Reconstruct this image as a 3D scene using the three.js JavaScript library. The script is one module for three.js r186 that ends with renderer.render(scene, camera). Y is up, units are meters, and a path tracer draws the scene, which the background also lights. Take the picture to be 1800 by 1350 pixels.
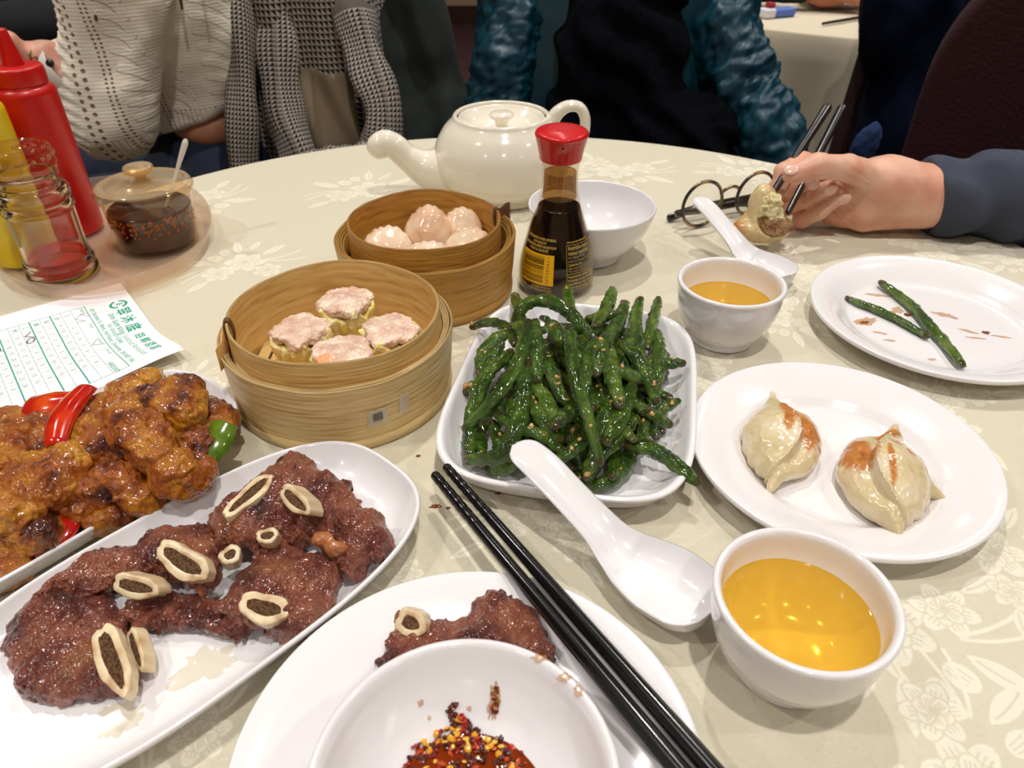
import * as THREE from 'three';
import { ImprovedNoise } from 'three/addons/math/ImprovedNoise.js';
import { mergeGeometries } from 'three/addons/utils/BufferGeometryUtils.js';
import { RoundedBoxGeometry } from 'three/addons/geometries/RoundedBoxGeometry.js';

// ---------------------------------------------------------------- camera, exposure
const scene = new THREE.Scene();
scene.background = new THREE.Color(0x000000);
const T = 0.75;                                   // height of the table top above the floor
const camera = new THREE.PerspectiveCamera(54.87, 4 / 3, 0.02, 30);
camera.position.set(0, T + 0.31, 0);
camera.rotation.set(-THREE.MathUtils.degToRad(36), 0, 0);
camera.focus = 0.46;
camera.userData.fStop = 14;
const renderer = new THREE.WebGLRenderer({ antialias: true });
renderer.toneMapping = THREE.LinearToneMapping;
renderer.toneMappingExposure = 1.0;
renderer.shadowMap.enabled = true;
const LAMP_POWER = 5.3, LAMP_TINT = new THREE.Color(1, 0.965, 0.905);   // the ceiling downlights, built with the room below

// ---------------------------------------------------------------- helpers
let seed = 7;
function reseed(s) { seed = s >>> 0; }
function rnd(a = 0, b = 1) { seed = (seed + 0x6D2B79F5) >>> 0; let t = seed; t = Math.imul(t ^ (t >>> 15), t | 1); t ^= t + Math.imul(t ^ (t >>> 7), t | 61); return a + (b - a) * (((t ^ (t >>> 14)) >>> 0) / 4294967296); }
const PN = new ImprovedNoise();
const n3 = (x, y, z) => PN.noise(x + 100.3, y + 37.7, z + 11.1);
const fbm = (x, y, z, o = 3) => { let s = 0, a = 1, t = 0; for (let i = 0; i < o; i++) { s += a * n3(x, y, z); t += a; a *= 0.5; x *= 2.03; y *= 2.03; z *= 2.03; } return s / t; };
const clamp = (x, a = 0, b = 1) => Math.min(b, Math.max(a, x));
const sst = (a, b, x) => { const t = clamp((x - a) / (b - a)); return t * t * (3 - 2 * t); };
const lerp = (a, b, t) => a + (b - a) * t;
const rgb = (h) => { const c = new THREE.Color(h); return [c.r, c.g, c.b]; };
const mixc = (a, b, t) => [lerp(a[0], b[0], t), lerp(a[1], b[1], t), lerp(a[2], b[2], t)];
const names = {};
function numbered(n) { const k = names[n] = (names[n] ?? -1) + 1; return k ? n + '_' + String(k).padStart(3, '0') : n; }
function tag(o, label, category, group, kind) { if (label) o.userData.label = label; if (category) o.userData.category = category; if (group) o.userData.group = group; if (kind) o.userData.kind = kind; return o; }
function thing(name, label, category, [x, y, z] = [0, 0, 0], turn = 0, group) {
  const o = new THREE.Group(); o.name = numbered(name); o.position.set(x, y, z); o.rotation.y = turn; scene.add(o); return tag(o, label, category, group);
}
function part(name, geo, mat, parent, label) {
  const m = new THREE.Mesh(geo, mat); m.name = name; m.castShadow = m.receiveShadow = true; parent.add(m); if (label) m.userData.label = label; return m;
}
function solo(name, geo, mat, label, category, [x, y, z] = [0, 0, 0], turn = 0, group) {
  const m = part(numbered(name), geo, mat, scene); m.position.set(x, y, z); m.rotation.y = turn; return tag(m, label, category, group);
}
function struct(name, geo, mat) { const m = part(name, geo, mat, scene); m.userData.kind = 'structure'; return m; }
const std = (color, roughness = 0.5, o = {}) => new THREE.MeshStandardMaterial({ color, roughness, ...o });
const phy = (color, roughness = 0.5, o = {}) => new THREE.MeshPhysicalMaterial({ color, roughness, ...o });
function canvas(w, h, draw, o = {}) {
  const c = document.createElement('canvas'); c.width = w; c.height = h; const g = c.getContext('2d'); draw(g, w, h);
  const t = new THREE.CanvasTexture(c); if (o.srgb !== false) t.colorSpace = THREE.SRGBColorSpace; t.wrapS = t.wrapT = THREE.RepeatWrapping; if (o.repeat) t.repeat.set(...o.repeat); return t;
}
// grey noise texture for grain and fine relief
function noiseTex(w, h, f, o = {}) {
  const d = new Uint8Array(w * h * 4);
  for (let j = 0; j < h; j++) for (let i = 0; i < w; i++) { const v = clamp(f(i / w, j / h, i, j)) * 255, k = 4 * (j * w + i); d[k] = d[k + 1] = d[k + 2] = v; d[k + 3] = 255; }
  const t = new THREE.DataTexture(d, w, h); t.magFilter = THREE.LinearFilter; t.wrapS = t.wrapT = THREE.RepeatWrapping; if (o.srgb) t.colorSpace = THREE.SRGBColorSpace; if (o.repeat) t.repeat.set(...o.repeat); t.needsUpdate = true; return t;
}
function spline(pts, n) {            // a smooth profile through 2D points
  const c = new THREE.CatmullRomCurve3(pts.map((p) => new THREE.Vector3(p[0], p[1], 0)), false, 'centripetal');
  return c.getPoints(n).map((p) => [Math.max(0, p.x), p.y]);
}
const lathe = (pts, seg = 80) => new THREE.LatheGeometry(pts.map((p) => new THREE.Vector2(p[0], p[1])), seg);
function grid(nu, nv, f, { closeU = false, uv, col } = {}) {   // f(i/nu, j/nv) -> [x, y, z]
  const pos = [], uvs = [], cols = [], idx = [], W = closeU ? nu : nu + 1;
  for (let j = 0; j <= nv; j++) for (let i = 0; i < W; i++) { const p = f(i / nu, j / nv); pos.push(...p); uvs.push(...(uv ? uv(i / nu, j / nv, p) : [i / nu, j / nv])); if (col) cols.push(...col(p, i / nu, j / nv)); }
  for (let j = 0; j < nv; j++) for (let i = 0; i < nu; i++) { const a = j * W + i, b = j * W + (i + 1) % W, c = a + W, d = b + W; idx.push(a, b, d, a, d, c); }
  const g = new THREE.BufferGeometry(); g.setAttribute('position', new THREE.Float32BufferAttribute(pos, 3)); g.setAttribute('uv', new THREE.Float32BufferAttribute(uvs, 2)); if (col) g.setAttribute('color', new THREE.Float32BufferAttribute(cols, 3)); g.setIndex(idx); g.computeVertexNormals(); return g;
}
// a sheet with thickness: middle surface f(u, v), closed all round
function sheet(nu, nv, f, th, o = {}) {
  const e = 1e-3, nrm = (u, v) => { const a = f(clamp(u + e), v), b = f(clamp(u - e), v), c = f(u, clamp(v + e)), d = f(u, clamp(v - e)); return new THREE.Vector3(a[0] - b[0], a[1] - b[1], a[2] - b[2]).cross(new THREE.Vector3(c[0] - d[0], c[1] - d[1], c[2] - d[2])).normalize(); };
  const g = (s) => (u, v) => { const p = f(u, v), n = nrm(u, v), q = Math.min(u, 1 - u) * nu < 0.5 || Math.min(v, 1 - v) * nv < 0.5 ? 0.25 : 1; return [p[0] + n.x * s * th / 2 * q, p[1] + n.y * s * th / 2 * q, p[2] + n.z * s * th / 2 * q]; };
  const uv = o.uv ?? ((u, v) => [u, v]);
  const a = grid(nu, nv, g(1), { ...o, uv: (u, v) => uv(u, v, f(u, v)) }), b = grid(nu, nv, (u, v) => g(-1)(1 - u, v), { ...o, uv: (u, v) => uv(1 - u, v, f(1 - u, v)) });
  const rim = []; for (let i = 0; i < nu; i++) rim.push([i / nu, 0]); for (let j = 0; j < nv; j++) rim.push([1, j / nv]); for (let i = nu; i > 0; i--) rim.push([i / nu, 1]); for (let j = nv; j > 0; j--) rim.push([0, j / nv]);
  const n = rim.length, e2 = grid(n, 1, (u, v) => { const r = rim[Math.round(u * n) % n]; return g(v < 0.5 ? -1 : 1)(r[0], r[1]); }, { ...o, closeU: true, uv: (u) => { const r = rim[Math.round(u * n) % n]; return uv(r[0], r[1], f(r[0], r[1])); } });
  return mergeGeometries([a, b, e2]);
}
// closed solid of rings like a lathe but with any outline: rings [[inset, y], ...], outline(angle, inset) -> [x, z]
function dish(outline, rings, seg = 120, uvk, col) {
  return grid(seg, rings.length - 1, (u, v) => { const r = rings[Math.round(v * (rings.length - 1))], q = outline(-u * Math.PI * 2, r[0]); return [q[0], r[1], q[1]]; }, { closeU: true, uv: uvk && ((u, v, p) => [p[0] * uvk, p[2] * uvk]), col });
}
const superell = (a, b, n) => (t, inset) => { const A = inset > 0.06 ? 1e-5 : a - inset, B = inset > 0.06 ? 1e-5 : b - inset, c = Math.cos(t), s = Math.sin(t), r = 1 / Math.pow(Math.pow(Math.abs(c), n) + Math.pow(Math.abs(s), n), 1 / n); return [A * c * r, B * s * r]; };
// swept tube: centre line through points, radius(t), rounded ends, optional bumps
function tube(pts, radius, { seg = 40, rad = 12, bump, flat = 1, col, twist = 0 } = {}) {
  const c = new THREE.CatmullRomCurve3(pts.map((p) => new THREE.Vector3(...p)), false, 'centripetal'), R = typeof radius === 'function' ? radius : () => radius, len = c.getLength();
  const tan = c.getTangentAt(0), N = new THREE.Vector3(0, 1, 0); if (Math.abs(tan.y) > 0.9) N.set(1, 0, 0); N.sub(tan.clone().multiplyScalar(N.dot(tan))).normalize();
  const fr = []; const caps = 4;
  const push = (t, k, off) => { const p = c.getPointAt(clamp(t)), tn = c.getTangentAt(clamp(t)); N.sub(tn.clone().multiplyScalar(N.dot(tn))).normalize(); const B = tn.clone().cross(N); p.addScaledVector(tn, off); fr.push({ p, N: N.clone(), B, r: R(clamp(t)) * k, t: clamp(t) }); };
  for (let i = 0; i < caps; i++) { const a = i / caps * Math.PI / 2; push(0, Math.max(Math.sin(a), 0.02), -Math.cos(a) * R(0)); }
  for (let i = 0; i <= seg; i++) push(i / seg, 1, 0);
  for (let i = caps - 1; i >= 0; i--) { const a = i / caps * Math.PI / 2; push(1, Math.max(Math.sin(a), 0.02), Math.cos(a) * R(1)); }
  const n = fr.length - 1;
  return grid(rad, n, (u, v) => { const f = fr[Math.round(v * n)], a = u * Math.PI * 2 + twist * f.t; let r = f.r; const ca = Math.cos(a), sa = Math.sin(a); if (bump) r *= 1 + bump(f.t, a, f.p, len); return [f.p.x + (f.N.x * ca * flat + f.B.x * sa) * r, f.p.y + (f.N.y * ca * flat + f.B.y * sa) * r, f.p.z + (f.N.z * ca * flat + f.B.z * sa) * r]; }, { closeU: true, uv: (u, v) => [u, fr[Math.round(v * n)].t * len * 20], col: col && ((p, u, v) => col(p, fr[Math.round(v * n)].t, u)) });
}
// surface nets: mesh of the zero level of a distance field
function net(f, lo, hi, cell, { col, uv, offset } = {}) {
  const n = [0, 1, 2].map((k) => Math.max(3, Math.ceil((hi[k] - lo[k]) / cell) + 1)), [nx, ny, nz] = n, val = new Float32Array(nx * ny * nz), at = new Int32Array(nx * ny * nz).fill(-1);
  let q = 0; for (let k = 0; k < nz; k++) for (let j = 0; j < ny; j++) for (let i = 0; i < nx; i++) val[q++] = i && j && k && i < nx - 1 && j < ny - 1 && k < nz - 1 ? f(lo[0] + i * cell, lo[1] + j * cell, lo[2] + k * cell) : cell;
  const pos = [], idx = [], sx = 1, sy = nx, sz = nx * ny, cor = [0, sx, sy, sx + sy, sz, sx + sz, sy + sz, sx + sy + sz], ed = [[0, 1], [2, 3], [4, 5], [6, 7], [0, 2], [1, 3], [4, 6], [5, 7], [0, 4], [1, 5], [2, 6], [3, 7]];
  for (let k = 0; k < nz - 1; k++) for (let j = 0; j < ny - 1; j++) for (let i = 0; i < nx - 1; i++) {
    const b = i + j * sy + k * sz; let m = 0; for (let c = 0; c < 8; c++) if (val[b + cor[c]] < 0) m |= 1 << c; if (!m || m === 255) continue;
    let X = 0, Y = 0, Z = 0, w = 0;
    for (const [p, r] of ed) { const A = val[b + cor[p]], B = val[b + cor[r]]; if ((A < 0) === (B < 0)) continue; const t = A / (A - B); X += lerp(p & 1, r & 1, t); Y += lerp((p >> 1) & 1, (r >> 1) & 1, t); Z += lerp((p >> 2) & 1, (r >> 2) & 1, t); w++; }
    at[b] = pos.length / 3; pos.push(lo[0] + (i + X / w) * cell, lo[1] + (j + Y / w) * cell, lo[2] + (k + Z / w) * cell);
  }
  const quad = (a, b, c, d, flip) => { if (flip) idx.push(a, c, b, b, c, d); else idx.push(a, b, c, b, d, c); };
  for (let k = 1; k < nz - 1; k++) for (let j = 1; j < ny - 1; j++) for (let i = 1; i < nx - 1; i++) {
    const b = i + j * sy + k * sz, s = val[b] < 0;
    if (s !== val[b + sx] < 0) quad(at[b - sy - sz], at[b - sz], at[b - sy], at[b], !s);
    if (s !== val[b + sy] < 0) quad(at[b - sx - sz], at[b - sx], at[b - sz], at[b], !s);
    if (s !== val[b + sz] < 0) quad(at[b - sx - sy], at[b - sy], at[b - sx], at[b], !s);
  }
  const nor = new Float32Array(pos.length), e = cell * 0.7;
  for (let v = 0; v < pos.length; v += 3) { const [x, y, z] = [pos[v], pos[v + 1], pos[v + 2]]; let a = f(x + e, y, z) - f(x - e, y, z), b = f(x, y + e, z) - f(x, y - e, z), c = f(x, y, z + e) - f(x, y, z - e); const l = Math.hypot(a, b, c) || 1; nor[v] = a / l; nor[v + 1] = b / l; nor[v + 2] = c / l; }
  const g = new THREE.BufferGeometry(); g.setAttribute('position', new THREE.Float32BufferAttribute(pos, 3)); g.setAttribute('normal', new THREE.Float32BufferAttribute(nor, 3));
  const uvs = [], cols = [];
  for (let v = 0; v < pos.length; v += 3) { const p = [pos[v], pos[v + 1], pos[v + 2]]; uvs.push(...(uv ? uv(p) : [p[0], p[2]])); if (col) cols.push(...col(p, [nor[v], nor[v + 1], nor[v + 2]])); }
  g.setAttribute('uv', new THREE.Float32BufferAttribute(uvs, 2)); if (col) g.setAttribute('color', new THREE.Float32BufferAttribute(cols, 3)); g.setIndex(idx); if (offset) g.translate(...offset); return g;
}
const smin = (a, b, k) => { const h = Math.max(k - Math.abs(a - b), 0) / k; return Math.min(a, b) - h * h * k * 0.25; };
const smax = (a, b, k) => -smin(-a, -b, k);
function cap(x, y, z, a, b, ra, rb) { const bx = b[0] - a[0], by = b[1] - a[1], bz = b[2] - a[2], px = x - a[0], py = y - a[1], pz = z - a[2], h = clamp((px * bx + py * by + pz * bz) / (bx * bx + by * by + bz * bz + 1e-12)); return Math.hypot(px - bx * h, py - by * h, pz - bz * h) - lerp(ra, rb, h); }
function ell(x, y, z, c, r) { const X = (x - c[0]) / r[0], Y = (y - c[1]) / r[1], Z = (z - c[2]) / r[2], k0 = Math.hypot(X, Y, Z), k1 = Math.hypot(X / r[0], Y / r[1], Z / r[2]); return k1 ? k0 * (k0 - 1) / k1 : -Math.min(...r); }
function poly2(x, z, pts) { let d = 1e9, s = 1; for (let i = 0, j = pts.length - 1; i < pts.length; j = i++) { const a = pts[i], b = pts[j], ex = b[0] - a[0], ez = b[1] - a[1], wx = x - a[0], wz = z - a[1], t = clamp((wx * ex + wz * ez) / (ex * ex + ez * ez)); d = Math.min(d, (wx - ex * t) ** 2 + (wz - ez * t) ** 2); const c1 = z >= a[1], c2 = z < b[1], c3 = ex * wz > ez * wx; if ((c1 && c2 && c3) || (!c1 && !c2 && !c3)) s = -s; } return s * Math.sqrt(d); }
const bbox = (pts, m) => [[0, 1, 2].map((k) => Math.min(...pts.map((p) => p[k])) - m), [0, 1, 2].map((k) => Math.max(...pts.map((p) => p[k])) + m)];
function colTex(w, h, f, o = {}) {   // f(u, v) -> sRGB 0..1 triple
  const d = new Uint8Array(w * h * 4);
  for (let j = 0; j < h; j++) for (let i = 0; i < w; i++) { const c = f(i / w, j / h, i, j), k = 4 * (j * w + i); d[k] = clamp(c[0]) * 255; d[k + 1] = clamp(c[1]) * 255; d[k + 2] = clamp(c[2]) * 255; d[k + 3] = 255; }
  const t = new THREE.DataTexture(d, w, h); t.magFilter = THREE.LinearFilter; t.minFilter = THREE.LinearFilter; t.wrapS = t.wrapT = THREE.RepeatWrapping; t.colorSpace = THREE.SRGBColorSpace; if (o.repeat) t.repeat.set(...o.repeat); t.needsUpdate = true; return t;
}
const hx = (h) => [(h >> 16 & 255) / 255, (h >> 8 & 255) / 255, (h & 255) / 255];

// ---------------------------------------------------------------- the room
{
  const carpet = noiseTex(256, 256, (u, v) => 0.5 + 0.4 * fbm(u * 40, v * 40, 1, 2) + 0.25 * n3(u * 8, v * 8, 3), { repeat: [12, 12] });
  const plaster = noiseTex(256, 256, (u, v) => 0.85 + 0.2 * fbm(u * 30, v * 30, 5, 3), { repeat: [4, 4] });
  const X0 = -3.2, X1 = 3.2, Z0 = -6.0, Z1 = 2.2, TOP = 2.75, box = (a, b) => { const g = new THREE.BoxGeometry(b[0] - a[0], b[1] - a[1], b[2] - a[2]); g.translate((a[0] + b[0]) / 2, (a[1] + b[1]) / 2, (a[2] + b[2]) / 2); return g; };
  const wm = std(0xb59a78, 0.9, { bumpMap: plaster, bumpScale: 0.001 });
  struct('floor', box([X0, -0.1, Z0], [X1, 0, Z1]), std(0x4a1c20, 0.95, { map: carpet }));
  struct('ceiling', box([X0, TOP, Z0], [X1, TOP + 0.1, Z1]), std(0xd8cfbe, 0.9, { bumpMap: plaster, bumpScale: 0.001 }));
  struct('wall_left', box([X0 - 0.1, 0, Z0], [X0, TOP, Z1]), wm); struct('wall_right', box([X1, 0, Z0], [X1 + 0.1, TOP, Z1]), wm);
  struct('wall_back', box([X0 - 0.1, 0, Z0 - 0.1], [X1 + 0.1, TOP, Z0]), wm); struct('wall_front', box([X0 - 0.1, 0, Z1], [X1 + 0.1, TOP, Z1 + 0.1]), wm);
  const bm = std(0x3a2218, 0.5);
  struct('baseboard_left', box([X0, 0, Z0], [X0 + 0.015, 0.12, Z1]), bm); struct('baseboard_right', box([X1 - 0.015, 0, Z0], [X1, 0.12, Z1]), bm); struct('baseboard_back', box([X0, 0, Z0], [X1, 0.12, Z0 + 0.015]), bm); struct('baseboard_front', box([X0, 0, Z1 - 0.015], [X1, 0.12, Z1]), bm);
  // recessed ceiling downlights in rows
  const ring = lathe([[0.05, 0], [0.05, -0.006], [0.066, -0.008], [0.07, -0.003], [0.07, 0]], 32), disc = lathe([[0, -0.002], [0.049, -0.002], [0.049, 0], [0, 0]], 32);
  const rm = std(0xe8e4dc, 0.4), em = std(0x111111, 0.6, { emissive: LAMP_TINT, emissiveIntensity: 60 });
  for (let j = 0; j < 5; j++) for (let i = 0; i < 4; i++) {
    const x = 0.18 + (i - 1.5) * 1.55 + 0.775, z = 0.05 + (j - 3) * 1.4;
    const L = thing('ceiling_downlight', 'round recessed ceiling downlight with white trim ring', 'downlight', [x, TOP, z], 0, 'ceiling downlights in rows');
    part('trim_ring', ring, rm, L); part('lens', disc, em, L);
    const s = new THREE.SpotLight(LAMP_TINT, LAMP_POWER, 0, 0.98, 0.9, 2); s.position.set(0, -0.02, 0); s.target.position.set(0, -2, 0); s.castShadow = true; s.shadow.radius = 1.6; L.add(s, s.target);
  }
}

// ---------------------------------------------------------------- the round table and its damask cloth
const TC = [0, -0.468], TR = 0.528;                 // centre and radius of the table top
{
  const S = 2048 / 1.12, base = '#d8d0ba', fig = '#ece6d4';
  const leaf = (g, x, y, l, w, a) => { g.save(); g.translate(x, y); g.rotate(a); g.beginPath(); g.moveTo(0, 0); g.quadraticCurveTo(l * 0.4, -w, l, 0); g.quadraticCurveTo(l * 0.4, w, 0, 0); g.fill(); g.strokeStyle = base; g.lineWidth = 2; g.beginPath(); g.moveTo(l * 0.12, 0); g.quadraticCurveTo(l * 0.4, w * 0.15, l * 0.75, 0); g.stroke(); g.restore(); };
  const petal = (g, x, y, l, w, a) => { g.save(); g.translate(x, y); g.rotate(a); g.beginPath(); g.ellipse(l * 0.55, 0, l * 0.5, w, 0, 0, 7); g.fill(); g.strokeStyle = base; g.lineWidth = 1.6; g.stroke(); for (let k = -1; k < 2; k++) { g.beginPath(); g.moveTo(l * 0.2, k * w * 0.3); g.lineTo(l * 0.75, k * w * 0.42); g.stroke(); } g.restore(); };
  const flower = (g, x, y, r, a) => { for (let ring = 0; ring < 2; ring++) for (let k = 0; k < 6; k++) petal(g, x, y, r * (1 - 0.42 * ring), r * (0.34 - 0.1 * ring), a + (k + ring * 0.5) * Math.PI / 3); g.fillStyle = base; g.beginPath(); g.arc(x, y, r * 0.14, 0, 7); g.fill(); g.fillStyle = fig; };
  const stroke = (g, pts, w) => { g.strokeStyle = fig; g.lineWidth = w; g.lineCap = 'round'; g.beginPath(); g.moveTo(pts[0], pts[1]); g.quadraticCurveTo(pts[2], pts[3], pts[4], pts[5]); g.stroke(); };
  const bouquet = (g, x, y, s, a) => {
    g.save(); g.translate(x, y); g.rotate(a); g.scale(s, s); g.fillStyle = fig;
    flower(g, 0, 0, 40, 0.3); flower(g, 52, -34, 30, 1.1); flower(g, -40, -48, 27, 0.7); petal(g, 40, 26, 34, 13, 0.6); petal(g, 30, 42, 30, 11, 1.2);
    leaf(g, 62, 12, 70, 22, 0.45); leaf(g, -36, 22, 62, 20, 2.5); leaf(g, 70, -60, 52, 16, -0.7); leaf(g, -52, -68, 50, 16, -2.2); leaf(g, 8, 46, 60, 18, 1.5); leaf(g, -14, 52, 46, 14, 2.1);
    stroke(g, [60, -8, 90, -20, 118, -52], 4); stroke(g, [62, -4, 96, -8, 126, -30], 4); stroke(g, [-38, 0, -80, -6, -112, 22], 4); stroke(g, [-40, -6, -84, -24, -120, -14], 4);
    g.restore(); g.fillStyle = fig;
  };
  const map = canvas(2048, 2048, (g, w, h) => {
    g.fillStyle = base; g.fillRect(0, 0, w, h); reseed(41);
    const at = (x, z, s, a) => bouquet(g, (x - TC[0]) * S + w / 2, (z - TC[1]) * S + h / 2, s, a);
    for (const q of [[0.185, -0.225, 1, 0.3], [0.292, -0.41, 0.95, 2.1], [0.262, -0.272, 0.8, 4], [0.14, -0.437, 0.9, 1.2], [0.121, -0.856, 1.05, 0.2], [-0.247, -0.619, 0.85, 2.8], [0.25, -0.585, 1.1, 0.9], [0.19, -0.15, 0.9, 5.2], [-0.144, -0.14, 0.9, 1], [0.02, -0.3, 0.8, 3.3], [0.4, -0.64, 1, 4.6], [-0.05, -0.235, 0.7, 0.4], [0.29, -0.85, 1, 3.9], [-0.347, -0.753, 1, 5.7], [-0.02, -0.72, 1, 2], [-0.16, -0.8, 1, 3.1], [0.42, -0.42, 1, 1], [-0.38, -0.45, 1, 0]]) at(...q);
    for (let k = 0; k < 26; k++) at(rnd(-0.5, 0.5), rnd(-1, 0.05), rnd(0.45, 0.75), rnd(0, 6.3));
    // loose yarn grain in the weave
    for (let k = 0; k < 60000; k++) { g.fillStyle = rnd() < 0.5 ? 'rgba(255,252,240,0.10)' : 'rgba(150,142,120,0.09)'; g.fillRect(rnd(0, w), rnd(0, h), rnd(1, 6), 1.2); }
  });
  const weave = noiseTex(256, 256, (u, v, i, j) => 0.5 + 0.3 * Math.sin((i + j) * Math.PI / 4) + 0.35 * n3(u * 64, v * 64, 2), { repeat: [34, 34] });
  const m = phy(0xffffff, 0.62, { map, bumpMap: weave, bumpScale: 0.00025, sheen: 0.25, sheenRoughness: 0.5, sheenColor: new THREE.Color(1, 0.98, 0.92) });
  const fold = (a) => Math.sin(a * 9 + 1.3 * Math.sin(a * 2)) * 0.6 + 0.4 * Math.sin(a * 17 + 2);
  const prof = []; for (let i = 0; i <= 60; i++) prof.push([TR * i / 60 * 0.985, 0, 0]); for (let i = 1; i <= 8; i++) { const t = i / 8 * Math.PI / 2; prof.push([TR * 0.985 + 0.009 * Math.sin(t), -0.009 * (1 - Math.cos(t)), 0]); }
  for (let i = 1; i <= 24; i++) prof.push([TR * 0.985 + 0.009, -0.009 - 0.36 * i / 24, i / 24]);
  const n = prof.length, inner = prof.slice().reverse().map((p) => [Math.max(0, p[0] - (p[2] > 0 || p[1] < 0 ? 0.0015 : 0)), p[1] - 0.0012, p[2]]), all = prof.concat(inner), seg = 240;
  const arc = all.map((p, i) => { const q = i < n ? p : all[2 * n - 1 - i]; return Math.min(q[0], TR) + Math.max(0, -q[1]); });
  const P = (u, v) => { const i = Math.round(v * (2 * n - 1)), p = all[i], a = -u * Math.PI * 2, r = p[0] + p[2] * (0.022 * fold(a) + 0.02); const y = p[1] + (p[1] > -0.002 ? 0.0006 * fbm(r * Math.cos(a) * 9, 3, r * Math.sin(a) * 9, 2) - 0.0009 : 0); return [TC[0] + r * Math.cos(a), T + y, TC[1] + r * Math.sin(a)]; };
  const g = grid(seg, 2 * n - 1, P, { closeU: true, uv: (u, v) => { const r = arc[Math.round(v * (2 * n - 1))], a = -u * Math.PI * 2; return [0.5 + r * Math.cos(a) / 1.12, 0.5 - r * Math.sin(a) / 1.12]; } });
  solo('tablecloth', g, m, 'cream damask tablecloth with woven roses covering the food-laden table', 'tablecloth');
  const tb = thing('round_table', 'round dining table hidden under the rose damask cloth', 'table', [TC[0], 0, TC[1]]), wood = std(0x5a3a24, 0.5);
  part('tabletop', lathe([[0, T - 0.032], [TR - 0.016, T - 0.032], [TR - 0.01, T - 0.028], [TR - 0.01, T - 0.006], [TR - 0.014, T - 0.0025], [0, T - 0.0025]], 96), wood, tb);
  part('pedestal', lathe([[0, T - 0.033], [0.09, T - 0.033], [0.05, T - 0.09], [0.045, 0.3], [0.06, 0.1], [0.09, 0.045], [0, 0.045]], 32), wood, tb);
  part('foot', lathe([[0, 0.046], [0.24, 0.03], [0.26, 0.015], [0.26, 0], [0, 0]], 48), wood, tb);
}

// ---------------------------------------------------------------- white crockery
const china = phy(0xeeebee, 0.14, { clearcoat: 0.6, clearcoatRoughness: 0.05 });
const cream = phy(0xf0e8d8, 0.13, { clearcoat: 0.6, clearcoatRoughness: 0.05 });
function plateGeo(r, well, h) {
  const p = spline([[0.0001, 0.0045], [well * 0.6, 0.0045], [well * 0.93, 0.005], [well, 0.0072], [well + 0.004, 0.0098], [r - 0.012, h - 0.0022], [r - 0.003, h - 0.0003], [r - 0.0006, h - 0.0004], [r, h - 0.0022], [r - 0.0012, h - 0.0042], [r - 0.012, h - 0.0062], [well + 0.004, 0.0052], [well - 0.003, 0.0015], [well - 0.006, 0], [well - 0.01, 0.0003], [well - 0.012, 0.0012], [0.0001, 0.0014]], 90);
  return lathe(p.reverse(), 128);
}
function plate(r, well, h, x, z, label) { return solo('dinner_plate', plateGeo(r, well, h), china, label, 'plate', [x, T, z]); }
plate(0.0895, 0.0565, 0.018, 0.1983, -0.3397, 'round white plate holding two pan-fried dumplings');
plate(0.096, 0.069, 0.018, 0.3338, -0.5006, 'round white plate with two leftover green beans and brown sauce stains');
plate(0.0935, 0.058, 0.02, -0.0175, -0.149, 'round white plate under the chili sauce bowl and a single rib slice');
function platter(cx, cz, turn, label) {
  const rings = [[0.0614, 0.0036], [0.03, 0.0036], [0.018, 0.0042], [0.012, 0.0062], [0.007, 0.0105], [0.003, 0.016], [0.0012, 0.0192], [0.0005, 0.0202], [-0.0003, 0.0205], [-0.0012, 0.02], [-0.0015, 0.019], [-0.0008, 0.0172], [0.002, 0.0125], [0.006, 0.0068], [0.012, 0.0022], [0.017, 0.0003], [0.019, 0], [0.021, 0.0003], [0.022, 0.0014], [0.0614, 0.0014]];
  const o = superell(0.1185, 0.0615, 2.9);
  return solo('oval_platter', dish(o, rings, 200), china, label, 'platter', [cx, T, cz], turn);
}
platter(-0.1527, -0.235, Math.atan2(0.73, 0.68), 'long white rounded platter carrying grilled beef short ribs');
platter(-0.272, -0.3067, Math.atan2(0.785, 0.62), 'long white rounded platter carrying glazed fried chicken and peppers');
{ // squarish dish of the beans
  const rings = [[0.0764, 0.004], [0.03, 0.004], [0.02, 0.0045], [0.013, 0.007], [0.008, 0.0125], [0.0045, 0.0185], [0.003, 0.0212], [0.0015, 0.0222], [0, 0.0225], [-0.0012, 0.0218], [-0.0014, 0.0205], [0, 0.0185], [0.004, 0.011], [0.01, 0.0045], [0.016, 0.0012], [0.019, 0.0001], [0.0215, 0.0002], [0.023, 0.0016], [0.0764, 0.0016]];
  solo('square_dish', dish(superell(0.078, 0.104, 4.2), rings, 200), china, 'white rounded square dish heaped with fried green beans', 'dish', [0.042, T, -0.398], -0.2);
}
// tea cups with tea
const teaMat = phy(0xf9dc82, 0.02, { transmission: 1, thickness: 0, ior: 1.33 });
const cupIn = [[0.0001, 0.0075], [0.012, 0.0078], [0.021, 0.0105], [0.0285, 0.0175], [0.0325, 0.0265], [0.0345, 0.037], [0.0352, 0.046]];
const cupOut = [[0.0358, 0.0485], [0.0372, 0.0499], [0.0388, 0.0498], [0.0397, 0.0484], [0.0393, 0.0465], [0.0388, 0.044], [0.0382, 0.0355], [0.0362, 0.0255], [0.0322, 0.0155], [0.0275, 0.0085], [0.0242, 0.0052], [0.0236, 0.003], [0.0234, 0.0006], [0.0226, 0], [0.021, 0.0003], [0.0203, 0.002], [0.0001, 0.0028]];
function inR(profile, h) { for (let i = 1; i < profile.length; i++) if (profile[i][1] >= h) { const a = profile[i - 1], b = profile[i]; return lerp(a[0], b[0], (h - a[1]) / (b[1] - a[1])); } return profile[profile.length - 1][0]; }
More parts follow.
